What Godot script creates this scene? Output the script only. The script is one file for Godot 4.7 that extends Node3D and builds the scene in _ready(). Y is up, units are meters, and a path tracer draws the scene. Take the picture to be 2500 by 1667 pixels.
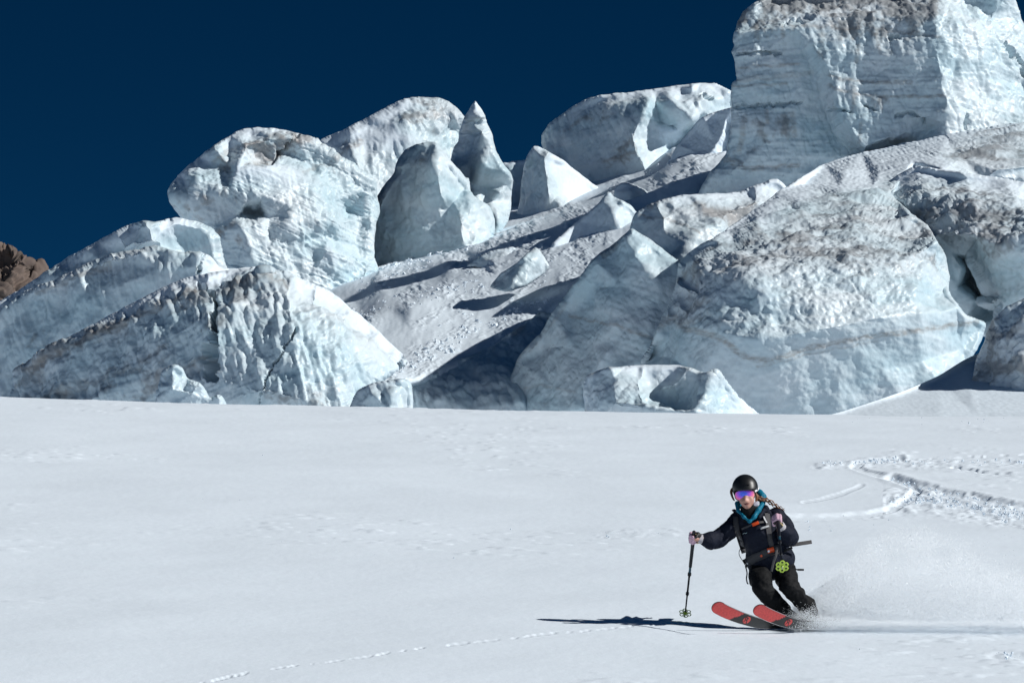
extends Node3D
# A skier carving below an icefall: telephoto view up a snow slope.

const F := 11205.0            # focal length in photograph pixels
const CX := 1250.0
const CY := 833.5
const PITCH := 10.0
var cam_up := Vector3.UP
var cam_fw := Vector3.FORWARD
var names := {}
var mats := {}
var nz_big := FastNoiseLite.new()
var nz_mid := FastNoiseLite.new()
var nz_fine := FastNoiseLite.new()
var nz_chip := FastNoiseLite.new()
var nz_cup := FastNoiseLite.new()
var nz_dirt := FastNoiseLite.new()
var rng := RandomNumberGenerator.new()
var ramp := {}

func _ready() -> void:
	rng.seed = 7
	var p := deg_to_rad(PITCH)
	cam_up = Vector3(0, cos(p), sin(p))
	cam_fw = Vector3(0, sin(p), -cos(p))
	# ---- camera
	var cam := Camera3D.new()
	cam.name = "camera"
	cam.fov = rad_to_deg(2.0 * atan(CY / F))
	cam.near = 0.5
	cam.far = 4000.0
	cam.basis = frame_basis()
	add_child(cam)
	cam.current = true
	# ---- sky
	var env := Environment.new()
	env.background_mode = Environment.BG_SKY
	var sky := Sky.new()
	var sm := ProceduralSkyMaterial.new()
	sm.sky_top_color = Color8(0, 29, 58)
	sm.sky_horizon_color = Color8(50, 158, 242)
	sm.sky_curve = 0.042
	sm.ground_bottom_color = Color8(190, 202, 214)
	sm.ground_horizon_color = Color8(190, 202, 214)
	sky.sky_material = sm
	env.sky = sky
	env.tonemap_mode = Environment.TONE_MAPPER_LINEAR
	env.tonemap_exposure = 1.04
	env.sdfgi_enabled = true
	env.ssao_enabled = true
	env.ssil_enabled = true
	var we := WorldEnvironment.new()
	we.name = "world"
	we.environment = env
	add_child(we)
	# ---- sun: low, from the right, a little on the camera's side
	var sun := DirectionalLight3D.new()
	sun.name = "sun"
	sun.light_energy = 1.37
	sun.light_color = Color(1.0, 0.99, 0.975)
	sun.light_angular_distance = 0.5
	sun.shadow_enabled = true
	add_child(sun)
	var towards := (Vector3.RIGHT * 0.80 + cam_up * 0.575 - cam_fw * 0.14).normalized()
	sun.look_at_from_position(towards * 10.0, Vector3.ZERO, Vector3.UP)
	set_noise()
	set_materials()
	build_snow_field()
	build_ramp()
	build_seracs()
	build_mountain()
	build_rubble()
	build_skier()
	build_spray()

# ------------------------------------------------------------------ basics
func frame_basis() -> Basis:
	return Basis(Vector3.RIGHT, cam_up, -cam_fw)

func P(px: float, py: float, d: float) -> Vector3:
	return Vector3((px - CX) / F * d, 0, 0) + cam_up * ((CY - py) / F * d) + cam_fw * d

func set_one(n: FastNoiseLite, type: int, freq: float, oct: int, sd: int) -> void:
	n.noise_type = type
	n.frequency = freq
	n.seed = sd
	n.fractal_type = FastNoiseLite.FRACTAL_FBM if oct > 1 else FastNoiseLite.FRACTAL_NONE
	n.fractal_octaves = oct
	n.fractal_gain = 0.5

func set_noise() -> void:
	set_one(nz_big, FastNoiseLite.TYPE_SIMPLEX_SMOOTH, 0.16, 3, 11)
	set_one(nz_mid, FastNoiseLite.TYPE_SIMPLEX_SMOOTH, 0.7, 3, 12)
	set_one(nz_fine, FastNoiseLite.TYPE_SIMPLEX_SMOOTH, 2.2, 2, 13)
	set_one(nz_chip, FastNoiseLite.TYPE_CELLULAR, 0.75, 2, 14)
	nz_chip.cellular_return_type = FastNoiseLite.RETURN_CELL_VALUE
	nz_chip.domain_warp_enabled = true
	nz_chip.domain_warp_amplitude = 1.2
	nz_chip.domain_warp_frequency = 0.35
	set_one(nz_cup, FastNoiseLite.TYPE_CELLULAR, 4.2, 1, 15)
	nz_cup.cellular_return_type = FastNoiseLite.RETURN_DISTANCE
	set_one(nz_dirt, FastNoiseLite.TYPE_SIMPLEX_SMOOTH, 0.34, 5, 16)
	nz_dirt.fractal_gain = 0.62

func noise_tex(freq: float, sd: int, normal: bool, strength: float, ramp_lo: float, ramp_hi: float) -> NoiseTexture2D:
	var n := FastNoiseLite.new()
	set_one(n, FastNoiseLite.TYPE_SIMPLEX_SMOOTH, freq, 4, sd)
	var t := NoiseTexture2D.new()
	t.width = 512
	t.height = 512
	t.seamless = true
	t.noise = n
	t.as_normal_map = normal
	t.bump_strength = strength
	if not normal:
		var g := Gradient.new()
		g.set_color(0, Color(ramp_lo, ramp_lo, ramp_lo))
		g.set_color(1, Color(ramp_hi, ramp_hi, ramp_hi))
		t.color_ramp = g
	return t

func mat(key: String, col: Color, rough: float, metal := 0.0, vc := false) -> StandardMaterial3D:
	# col is a linear base colour
	var m := StandardMaterial3D.new()
	m.resource_name = key
	m.albedo_color = col.linear_to_srgb()
	m.roughness = rough
	m.metallic = metal
	m.vertex_color_use_as_albedo = vc
	mats[key] = m
	return m

func set_materials() -> void:
	var grain := noise_tex(0.05, 31, true, 5.0, 0, 1)
	var grain2 := noise_tex(0.03, 32, true, 3.0, 0, 1)
	var tone := noise_tex(0.02, 33, false, 1.0, 0.9, 1.0)
	var m := mat("glacier_snow", Color(1, 1, 1), 0.8, 0.0, true)
	m.metallic_specular = 0.25
	m.uv1_triplanar = true
	m.uv1_world_triplanar = true
	m.uv1_scale = Vector3(0.28, 0.28, 0.28)
	m.normal_enabled = true
	m.normal_texture = grain
	m.normal_scale = 0.1
	m.albedo_texture = tone
	m = mat("glacier_ice", Color(1, 1, 1), 0.42, 0.0, true)
	m.metallic_specular = 0.4
	m.uv1_triplanar = true
	m.uv1_world_triplanar = true
	m.uv1_scale = Vector3(0.22, 0.22, 0.22)
	m.normal_enabled = true
	m.normal_texture = grain2
	m.normal_scale = 0.6
	m.albedo_texture = tone
	m = mat("field_snow", Color(1, 1, 1), 0.75, 0.0, true)
	m.metallic_specular = 0.3
	m.uv1_triplanar = true
	m.uv1_world_triplanar = true
	m.uv1_scale = Vector3(0.9, 0.9, 0.9)
	m.normal_enabled = true
	m.normal_texture = grain
	m.normal_scale = 0.1
	m = mat("mountain_rock", Color(1, 1, 1), 0.9, 0.0, true)
	m = mat("clod_snow", Color(0.785, 0.865, 0.925), 0.8)
	m.backlight_enabled = true
	m.backlight = Color(0.5, 0.53, 0.56)
	m = mat("spray_snow", Color(0.89, 0.945, 0.985), 0.6)
	m.backlight_enabled = true
	m.backlight = Color(0.37, 0.4, 0.43)
	mat("skin", Color(0.5, 0.27, 0.21), 0.5)
	mat("lips", Color(0.3, 0.09, 0.08), 0.45)
	mat("mouth_dark", Color(0.05, 0.015, 0.015), 0.6)
	m = mat("navy_cloth", Color(0.006, 0.009, 0.02), 0.75)
	cloth_bump(m)
	m = mat("black_cloth", Color(0.006, 0.0065, 0.0075), 0.75)
	cloth_bump(m)
	m = mat("teal_cloth", Color(0.005, 0.15, 0.24), 0.5)
	cloth_bump(m)
	mat("grey_fleece", Color(0.32, 0.33, 0.4), 0.9)
	mat("strap_grey", Color(0.035, 0.035, 0.04), 0.7)
	mat("strap_pale", Color(0.09, 0.085, 0.085), 0.7)
	mat("pack_black", Color(0.012, 0.013, 0.015), 0.7)
	mat("orange_plastic", Color(0.75, 0.09, 0.02), 0.4)
	mat("white_plastic", Color(0.75, 0.76, 0.78), 0.4)
	mat("clip_grey", Color(0.36, 0.38, 0.4), 0.45)
	mat("grey_metal", Color(0.5, 0.52, 0.55), 0.35, 0.6)
	mat("black_plastic", Color(0.008, 0.008, 0.01), 0.35)
	mat("helmet_shell", Color(0.008, 0.009, 0.01), 0.42)
	m = mat("lens", Color(1, 1, 1), 0.16, 0.55, true)
	mat("pink_leather", Color(0.58, 0.38, 0.47), 0.6)
	mat("glove_black", Color(0.012, 0.011, 0.012), 0.6)
	mat("glove_grey", Color(0.42, 0.4, 0.42), 0.7)
	mat("hair", Color(0.075, 0.03, 0.014), 0.5)
	mat("hair_light", Color(0.2, 0.085, 0.035), 0.45)
	mat("boot_plastic", Color(0.012, 0.013, 0.016), 0.35)
	mat("pole_black", Color(0.01, 0.012, 0.015), 0.35, 0.2)
	mat("pole_blue", Color(0.02, 0.09, 0.13), 0.3, 0.3)
	mat("pole_print", Color(0.5, 0.62, 0.58), 0.4)
	mat("basket_lime", Color(0.5, 0.68, 0.08), 0.45)
	mat("cord_tan", Color(0.6, 0.45, 0.22), 0.6)
	m = mat("ski_print", Color(1, 1, 1), 0.35, 0.0, true)
	mat("ski_red", Color(0.62, 0.06, 0.055), 0.38)
	mat("ski_black", Color(0.012, 0.012, 0.013), 0.4)
	mat("ski_edge", Color(0.55, 0.55, 0.56), 0.3, 0.8)

func cloth_bump(m: StandardMaterial3D) -> void:
	m.uv1_triplanar = true
	m.uv1_scale = Vector3(2.2, 2.2, 2.2)
	m.normal_enabled = true
	m.normal_texture = noise_tex(0.012, 41, true, 9.0, 0, 1)
	m.normal_scale = 0.9
	m.metallic_specular = 0.3

func numbered(base: String) -> String:
	if not names.has(base):
		names[base] = 0
		return base
	names[base] += 1
	return "%s_%03d" % [base, names[base]]

func thing(called: String, label: String, category: String, at: Vector3, basis_ := Basis.IDENTITY, group := "") -> Node3D:
	var n := Node3D.new()
	n.name = numbered(called)
	add_child(n)
	n.transform = Transform3D(basis_, at)
	n.set_meta("label", label)
	n.set_meta("category", category)
	if group != "":
		n.set_meta("group", group)
	return n

func part(parent: Node, called: String, mesh: Mesh, m: Material, offset := Vector3.ZERO, label := "") -> MeshInstance3D:
	var mi := MeshInstance3D.new()
	mi.name = called
	mi.mesh = mesh
	mi.material_override = m
	parent.add_child(mi, true)
	mi.position = offset
	if label != "":
		mi.set_meta("label", label)
	return mi

func arrays_mesh(v: PackedVector3Array, n: PackedVector3Array, c: PackedColorArray, idx: PackedInt32Array) -> ArrayMesh:
	var a := []
	a.resize(Mesh.ARRAY_MAX)
	a[Mesh.ARRAY_VERTEX] = v
	a[Mesh.ARRAY_NORMAL] = n
	if c.size() > 0:
		a[Mesh.ARRAY_COLOR] = c
	a[Mesh.ARRAY_INDEX] = idx
	var m := ArrayMesh.new()
	m.add_surface_from_arrays(Mesh.PRIMITIVE_TRIANGLES, a)
	return m

# keeps only the vertices that an index list uses
func compact_mesh(v: PackedVector3Array, n: PackedVector3Array, c: PackedColorArray, idx: PackedInt32Array) -> ArrayMesh:
	var remap := PackedInt32Array()
	remap.resize(v.size())
	remap.fill(-1)
	var v2 := PackedVector3Array()
	var n2 := PackedVector3Array()
	var c2 := PackedColorArray()
	var i2 := PackedInt32Array()
	i2.resize(idx.size())
	for k in idx.size():
		var o: int = idx[k]
		var r: int = remap[o]
		if r < 0:
			r = v2.size()
			remap[o] = r
			v2.push_back(v[o])
			n2.push_back(n[o])
			if c.size() > 0:
				c2.push_back(c[o])
		i2[k] = r
	return arrays_mesh(v2, n2, c2, i2)

func sstep(a: float, b: float, x: float) -> float:
	var t := clampf((x - a) / (b - a), 0.0, 1.0)
	return t * t * (3.0 - 2.0 * t)

# ------------------------------------------------------------------ glacier ice
func rough_outline(outline: Array, amp: float, D0: float) -> PackedVector2Array:
	# rounds the corners a little and gives the edge a broken line
	var pts := PackedVector2Array()
	var n := outline.size()
	for i in n:
		var a := Vector2(outline[i][0], outline[i][1])
		var b := Vector2(outline[(i + 1) % n][0], outline[(i + 1) % n][1])
		var z := Vector2(outline[(i + n - 1) % n][0], outline[(i + n - 1) % n][1])
		var y := Vector2(outline[(i + 2) % n][0], outline[(i + 2) % n][1])
		var k := maxi(1, int(a.distance_to(b) / 6.0))
		for j in k:
			var t := float(j) / k
			var q := a.lerp(b, t)
			q = q * 0.45 + a.cubic_interpolate(b, z, y, t) * 0.55
			var dir := (b - a).normalized()
			var w := P(q.x, q.y, D0)
			var off := nz_mid.get_noise_3d(w.x * 1.3, w.y * 1.3, w.z) * amp + nz_fine.get_noise_3d(w.x, w.y, w.z) * amp * 0.5
			pts.push_back(q + Vector2(dir.y, -dir.x) * off)
	return pts

func nearest_ctrl(ctrl: Array, x: float, y: float) -> Array:
	var best := 1e12
	var r: Array = ctrl[0]
	for c in ctrl:
		var d: float = (c[0] - x) * (c[0] - x) + (c[1] - y) * (c[1] - y)
		if d < best:
			best = d
			r = c
	return r

# One body of ice. outline: points [px, py(, z)] as they stand at distance D0; ctrl: [px, py, z toward
# the viewer in metres, lumps, dirt, snow]. The body is a closed solid with a front, a rim and a back.
func serac(called: String, label: String, category: String, D0: float, outline: Array, ctrl: Array, o: Dictionary) -> Node3D:
	var s: float = o.get("step", 3.0)
	var poly := rough_outline(outline, o.get("edge", 2.5), D0)
	var lo := poly[0]
	var hi := poly[0]
	for q in poly:
		lo = lo.min(q)
		hi = hi.max(q)
	var x0 := lo.x - 2.0 * s
	var y0 := lo.y - 2.0 * s
	var nx := int((hi.x - x0) / s) + 4
	var ny := int((hi.y - y0) / s) + 4
	var nn := nx * ny
	# control values
	var pts := PackedVector2Array()
	var vals: Array = []
	var def := [0.0, 0.0, 0.0, o.get("lump", 0.2), o.get("dirt", 0.2), o.get("snow", 0.0)]
	for c in ctrl:
		var v: Array = def.duplicate()
		for k in c.size():
			v[k] = c[k]
		pts.push_back(Vector2(v[0], v[1]))
		vals.push_back(v)
	var nctrl := vals.size()
	for c in outline:
		var near: Array = nearest_ctrl(vals.slice(0, nctrl), c[0], c[1])
		var v: Array = near.duplicate()
		for k in c.size():
			v[k] = c[k]
		pts.push_back(Vector2(v[0], v[1]))
		vals.push_back(v)
	for corner in [Vector2(lo.x - 60, lo.y - 60), Vector2(hi.x + 60, lo.y - 60), Vector2(hi.x + 60, hi.y + 60), Vector2(lo.x - 60, hi.y + 60)]:
		var v: Array = nearest_ctrl(vals, corner.x, corner.y).duplicate()
		pts.push_back(corner)
		vals.push_back(v)
	var zz := PackedFloat32Array()
	var ll := PackedFloat32Array()
	var dd := PackedFloat32Array()
	var sn := PackedFloat32Array()
	for a in [zz, ll, dd, sn]:
		a.resize(nn)
	var tri := Geometry2D.triangulate_delaunay(pts)
	zz.resize(nn); ll.resize(nn); dd.resize(nn); sn.resize(nn)
	var hit := PackedByteArray()
	hit.resize(nn)
	for t in range(0, tri.size(), 3):
		var A := pts[tri[t]]
		var B := pts[tri[t + 1]]
		var C := pts[tri[t + 2]]
		var va: Array = vals[tri[t]]
		var vb: Array = vals[tri[t + 1]]
		var vc: Array = vals[tri[t + 2]]
		var den := (B.y - C.y) * (A.x - C.x) + (C.x - B.x) * (A.y - C.y)
		if absf(den) < 1e-6:
			continue
		var i0 := maxi(0, int((minf(A.x, minf(B.x, C.x)) - x0) / s))
		var i1 := mini(nx - 1, int((maxf(A.x, maxf(B.x, C.x)) - x0) / s) + 1)
		var j0 := maxi(0, int((minf(A.y, minf(B.y, C.y)) - y0) / s))
		var j1 := mini(ny - 1, int((maxf(A.y, maxf(B.y, C.y)) - y0) / s) + 1)
		for j in range(j0, j1 + 1):
			var py := y0 + j * s
			for i in range(i0, i1 + 1):
				var px := x0 + i * s
				var w0 := ((B.y - C.y) * (px - C.x) + (C.x - B.x) * (py - C.y)) / den
				var w1 := ((C.y - A.y) * (px - C.x) + (A.x - C.x) * (py - C.y)) / den
				var w2 := 1.0 - w0 - w1
				if w0 < -0.02 or w1 < -0.02 or w2 < -0.02:
					continue
				var k := j * nx + i
				hit[k] = 1
				zz[k] = va[2] * w0 + vb[2] * w1 + vc[2] * w2
				ll[k] = va[3] * w0 + vb[3] * w1 + vc[3] * w2
				dd[k] = va[4] * w0 + vb[4] * w1 + vc[4] * w2
				sn[k] = va[5] * w0 + vb[5] * w1 + vc[5] * w2
	# cells that no triangle covers take their neighbour's values
	for sweep in 60:
		var holes := 0
		for j in range(1, ny - 1):
			for i in range(1, nx - 1):
				var k := j * nx + i
				if hit[k] == 0:
					holes += 1
					for q in [k - 1, k + 1, k - nx, k + nx]:
						if hit[q] == 1:
							zz[k] = zz[q]; ll[k] = ll[q]; dd[k] = dd[q]; sn[k] = sn[q]
							hit[k] = 1
							break
		if holes == 0:
			break
	for pass_ in int(o.get("blur", 3)):
		zz = blur(zz, nx, ny)
	for pass_ in 3:
		sn = blur(sn, nx, ny)
	# inside and distance to the rim
	var inside := PackedByteArray()
	inside.resize(nn)
	var dist := PackedFloat32Array()
	dist.resize(nn)
	for j in ny:
		for i in nx:
			var k := j * nx + i
			if Geometry2D.is_point_in_polygon(Vector2(x0 + i * s, y0 + j * s), poly):
				inside[k] = 1
				dist[k] = 1e6
	for j in range(1, ny - 1):
		for i in range(1, nx - 1):
			var k := j * nx + i
			if inside[k] == 0 and inside[k - 1] + inside[k + 1] + inside[k - nx] + inside[k + nx] >= 3:
				inside[k] = 1
				dist[k] = 1e6
			elif inside[k] == 1 and inside[k - 1] + inside[k + 1] + inside[k - nx] + inside[k + nx] == 0:
				inside[k] = 0
				dist[k] = 0.0
	for j in range(1, ny):
		for i in range(1, nx - 1):
			var k := j * nx + i
			if inside[k] == 1:
				dist[k] = minf(minf(dist[k], dist[k - 1] + s), minf(dist[k - nx] + s, minf(dist[k - nx - 1], dist[k - nx + 1]) + 1.414 * s))
	for j in range(ny - 2, -1, -1):
		for i in range(nx - 2, 0, -1):
			var k := j * nx + i
			if inside[k] == 1:
				dist[k] = minf(minf(dist[k], dist[k + 1] + s), minf(dist[k + nx] + s, minf(dist[k + nx - 1], dist[k + nx + 1]) + 1.414 * s))
	# cracks and bands
	var tint := PackedFloat32Array()
	tint.resize(nn)
	var dent := PackedFloat32Array()
	dent.resize(nn)
	for cr in o.get("cracks", []):
		stroke(dent, nx, ny, x0, y0, s, cr[0], cr[1], cr[2], false, 0.0)
	for bd in o.get("bands", []):
		stroke(tint, nx, ny, x0, y0, s, bd[0], bd[1], bd[2], true, bd[3] if bd.size() > 3 else 6.0)
	# base surface
	var A_in: float = o.get("inflate", 1.5)
	var R_in: float = o.get("radius", 40.0)
	var pos := PackedVector3Array()
	pos.resize(nn)
	var valid := PackedByteArray()
	valid.resize(nn)
	for j in range(1, ny - 1):
		for i in range(1, nx - 1):
			var k := j * nx + i
			var px := x0 + i * s
			var py := y0 + j * s
			if inside[k] == 1:
				valid[k] = 1
				var t := 1.0 - minf(dist[k] / R_in, 1.0)
				zz[k] += A_in * (sqrt(maxf(0.0, 1.0 - t * t)) - 1.0)
				pos[k] = P(px, py, D0 - zz[k])
			elif inside[k - 1] + inside[k + 1] + inside[k - nx] + inside[k + nx] + inside[k - nx - 1] + inside[k - nx + 1] + inside[k + nx - 1] + inside[k + nx + 1] > 0:
				valid[k] = 2
				var q := Vector2(px, py)
				var best := 1e9
				var bp := q
				for e in poly.size():
					var a := poly[e]
					if absf(a.x - px) > 40.0 or absf(a.y - py) > 40.0:
						continue
					var c := Geometry2D.get_closest_point_to_segment(q, a, poly[(e + 1) % poly.size()])
					var d2 := c.distance_squared_to(q)
					if d2 < best:
						best = d2
						bp = c
				zz[k] -= A_in
				pos[k] = P(bp.x, bp.y, D0 - zz[k])
	# relief along the normal
	var amp_big: float = o.get("big", 0.5)
	var amp_mid: float = o.get("mid", 0.1)
	var amp_fine: float = o.get("fine", 0.03)
	var broken: float = o.get("broken", 0.0)
	var swell: float = o.get("swell", 0.0)
	var flute: float = o.get("flute", 0.0)
	var strata: float = o.get("strata", 0.0)
	var cup: float = o.get("cup", 0.05)
	var lumpy: float = o.get("lumpamp", 0.5)
	var ice_a: Color = o.get("ice_a", Color(0.71, 0.795, 0.84))
	var ice_b: Color = o.get("ice_b", Color(0.52, 0.68, 0.75))
	var snow_c: Color = o.get("snow_c", Color(0.765, 0.87, 0.95))
	var dirt_c: Color = o.get("dirt_c", Color(0.15, 0.135, 0.13))
	var band_c: Color = o.get("band_c", Color(0.27, 0.22, 0.18))
	var stretch: Vector3 = o.get("dirt_stretch", Vector3(0.8, 1.4, 0.8))
	var tilt: float = o.get("tilt", 0.0)        # lay of the strata, rise per metre to the right
	var crust_c: Color = o.get("crust_c", Color(0.69, 0.75, 0.80))      # weathered granular ice
	var ys: float = o.get("ys", 1.0)
	var chip: float = o.get("chip", 0.03)
	var zs: float = o.get("zs", 1.0)
	var nsc: float = o.get("nscale", 1.0)
	var pos2 := pos.duplicate()
	var col := PackedColorArray()
	col.resize(nn)
	var nrm := grid_normals(pos, valid, nx, ny)
	for j in range(1, ny - 1):
		for i in range(1, nx - 1):
			var k := j * nx + i
			if valid[k] == 0:
				continue
			var w := pos[k] * nsc
			w.z *= zs
			w.y *= ys
			var l := ll[k]
			var snow := sn[k]
			var d := 0.0
			var layer_y := w.y - w.x * tilt + nz_big.get_noise_3d(w.x * 0.5, w.y * 0.5, w.z * 0.5) * 0.9
			if valid[k] == 1:
				var rough := 1.0 - 0.75 * clampf(snow, 0.0, 1.0)
				d += nz_big.get_noise_3dv(w) * amp_big * (0.2 + 0.8 * rough)
				d += nz_mid.get_noise_3dv(w) * amp_mid * rough
				if swell > 0.0:
					d += (nz_mid.get_noise_3d(w.x * 0.5, w.y * 1.1, w.z) + 0.5 * absf(nz_mid.get_noise_3d(w.x * 1.1 + 9.0, w.y * 2.6, w.z))) * swell
				d += nz_fine.get_noise_3dv(w) * amp_fine * rough
				if chip > 0.0 and rough > 0.5:
					# broken faces and a net of hairline cracks
					var where := sstep(-0.1, 0.35, nz_big.get_noise_3d(w.x * 0.9 + 200.0, w.y * 0.9, w.z * 0.9))
					d += nz_chip.get_noise_3d(w.x, w.y * 1.3, w.z) * chip * where
					d -= pow(1.0 - absf(nz_mid.get_noise_3d(w.x * 0.9 + 300.0, w.y * 0.7, w.z * 0.9)), 14.0) * chip * 1.1 * (1.0 - 0.6 * where)
				if l > 0.02:
					var b0 := absf(nz_mid.get_noise_3d(w.x * 0.42 + 40.0, w.y * 0.5, w.z * 0.4))
					var b1 := absf(nz_mid.get_noise_3d(w.x * 1.0 + 40.0, w.y * 1.15, w.z * 0.8))
					var b2 := absf(nz_mid.get_noise_3d(w.x * 2.3, w.y * 2.5 + 70.0, w.z * 1.8))
					d += (b0 * 1.1 + b1 * 0.6 + b2 * 0.3 - 0.4) * l * lumpy
				if broken > 0.0:
					# slabs and furrows of slid snow, long across the slope
					var bx := (x0 + i * s) * 0.03
					var by := (y0 + j * s) * 0.085 + bx * 0.9
					var here := sstep(-0.25, 0.35, nz_big.get_noise_2d(bx * 1.5 + 40.0, by * 0.9)) * sstep(0.0, 60.0, absf(x0 + i * s - 960.0) + absf(y0 + j * s - 820.0) * 0.6 - 30.0)
					d += (absf(nz_mid.get_noise_2d(bx, by)) * 1.2 + maxf(0.0, nz_mid.get_noise_2d(bx * 2.7 + 9.0, by * 2.2)) * 0.7) * broken * here
				if flute > 0.0:
					d += (absf(nz_mid.get_noise_3d(w.x * 1.2 + w.y * 0.25, w.y * 0.32, w.z * 0.5)) - 0.2) * flute * rough * 2.0
				if strata > 0.0:
					var lay := nz_mid.get_noise_2d(layer_y * 1.3, w.x * 0.07 + 9.0)
					var on := sstep(-0.15, 0.5, nz_big.get_noise_3d(w.x * 1.4 + 90.0, w.y * 2.2, w.z))
					d += nz_mid.get_noise_2d(layer_y * 6.5, w.x * 0.35 + 30.0) * strata * 0.4 * rough
					d += (lay * 0.8 + 0.8 * absf(nz_mid.get_noise_2d(layer_y * 3.4, w.x * 0.14)) * on) * strata * rough
				if snow > 0.15:
					d += (nz_cup.get_noise_3d(w.x, w.y, w.z * 0.08) + 0.5) * cup * snow
				d += dent[k]
				d *= minf(1.0, dist[k] / (s * 3.0))
			pos2[k] = pos[k] + nrm[k] * d
			# colour of the matter itself
			var tone := clampf(nz_big.get_noise_3d(w.x * 1.1 + 31.0, w.y * 1.6, w.z) * 0.9 + 0.5 + 0.3 * nz_mid.get_noise_2d(layer_y * 1.2, w.x * 0.1) + 0.22 * nz_mid.get_noise_2d(layer_y * 4.5, w.x * 0.2 + 60.0), 0.0, 1.0)
			var c := ice_a.lerp(ice_b, tone)
			c = c.lerp(crust_c, clampf((dd[k] - 0.3) * 2.0, 0.0, 0.7) * clampf(l * 1.6, 0.0, 1.0))
			c = c.lerp(snow_c, clampf(snow * 1.4 - 0.2, 0.0, 1.0))
			var dn := nz_dirt.get_noise_3d(w.x * stretch.x, layer_y * stretch.y, w.z * stretch.z) * 0.7 + 0.5 + nz_fine.get_noise_3dv(w) * 0.16
			var g := dd[k]
			var dm := sstep(0.98 - g, 1.30 - g, dn)
			c = c.lerp(dirt_c, dm * 0.62)
			if tint[k] > 0.0:
				c = c.lerp(band_c, tint[k])
			col[k] = c
	nrm = grid_normals(pos2, valid, nx, ny)
	# faces
	var ice_idx := PackedInt32Array()
	var diag: int = o.get("diag", 2)
	var white := PackedByteArray()
	white.resize(nn)
	for j in range(1, ny - 2):
		for i in range(1, nx - 2):
			var a := j * nx + i
			var b := a + 1
			var e := a + nx
			var c := e + 1
			if valid[a] == 0 or valid[b] == 0 or valid[c] == 0 or valid[e] == 0:
				continue
			if valid[a] + valid[b] + valid[c] + valid[e] == 8:
				continue
			var quad := [a, b, c, a, c, e] if (i + j) % diag == 0 else [a, b, e, b, c, e]
			if sn[a] + sn[c] > 1.0:
				white[a] = 1
			else:
				ice_idx.append_array(PackedInt32Array(quad))
	# snow lies in patches: each large one becomes a part of its own
	var patches: Array = []
	for k0 in nn:
		if white[k0] != 1:
			continue
		var queue := PackedInt32Array([k0])
		var patch := PackedInt32Array()
		white[k0] = 2
		var qi := 0
		while qi < queue.size():
			var a := queue[qi]
			qi += 1
			var i := a % nx
			var j := a / nx
			patch.append_array(PackedInt32Array([a, a + 1, a + nx + 1, a, a + nx + 1, a + nx] if (i + j) % diag == 0 else [a, a + 1, a + nx, a + 1, a + nx + 1, a + nx]))
			for q in [a - 1, a + 1, a - nx, a + nx]:
				if white[q] == 1:
					white[q] = 2
					queue.push_back(q)
		if queue.size() > 60:
			patches.append(patch)
		else:
			ice_idx.append_array(patch)
	# back of the body
	if o.get("back", true):
		var T: float = o.get("thick", 7.0)
		var first := pos2.size()
		var bmap := PackedInt32Array()
		bmap.resize(nn)
		for k in nn:
			if valid[k] == 1:
				var j := k / nx
				var i := k % nx
				var t := 1.0 - minf(dist[k] / (R_in * 2.5), 1.0)
				bmap[k] = pos2.size()
				pos2.push_back(P(x0 + i * s, y0 + j * s, D0 - zz[k] + 0.6 + T * sqrt(maxf(0.0, 1.0 - t * t))))
				nrm.push_back(cam_fw)
				col.push_back(ice_a)
			elif valid[k] == 2:
				bmap[k] = k
		var bstep := 1
		for j in range(1, ny - 2):
			for i in range(1, nx - 2):
				var a := j * nx + i
				var b := a + 1
				var e := a + nx
				var c := e + 1
				if valid[a] == 0 or valid[b] == 0 or valid[c] == 0 or valid[e] == 0:
					continue
				if valid[a] + valid[b] + valid[c] + valid[e] == 8:
					continue
				ice_idx.append_array(PackedInt32Array([bmap[a], bmap[c], bmap[b], bmap[a], bmap[e], bmap[c]]))
	var base := P((lo.x + hi.x) * 0.5, hi.y, D0)
	for k in pos2.size():
		pos2[k] -= base
	var root: Node3D
	if o.has("structure"):
		var all := ice_idx.duplicate()
		for q in patches:
			all.append_array(q)
		var mi := MeshInstance3D.new()
		mi.name = called
		mi.mesh = compact_mesh(pos2, nrm, col, all)
		mi.material_override = mats[o.get("mat", "glacier_snow")]
		add_child(mi)
		mi.position = base
		mi.set_meta("kind", "structure")
		mi.set_meta("label", label)
		root = mi
		if called == "snow_slope":
			ramp = {"x0": x0, "y0": y0, "s": s, "nx": nx, "ny": ny, "pos": pos2, "valid": valid, "base": base}
	else:
		root = thing(called, label, category, base, Basis.IDENTITY, o.get("group", ""))
		if ice_idx.size() > 0:
			part(root, o.get("ice_name", "ice_face"), compact_mesh(pos2, nrm, col, ice_idx), mats[o.get("mat", "glacier_ice")])
		for q in patches:
			part(root, "snow_cap", compact_mesh(pos2, nrm, col, q), mats["glacier_snow"])
	return root

func blur(a: PackedFloat32Array, nx: int, ny: int) -> PackedFloat32Array:
	var t := a.duplicate()
	for j in ny:
		var r := j * nx
		for i in range(1, nx - 1):
			t[r + i] = (a[r + i - 1] + a[r + i] * 2.0 + a[r + i + 1]) * 0.25
	var u := t.duplicate()
	for j in range(1, ny - 1):
		var r := j * nx
		for i in nx:
			u[r + i] = (t[r + i - nx] + t[r + i] * 2.0 + t[r + i + nx]) * 0.25
	return u

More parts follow.
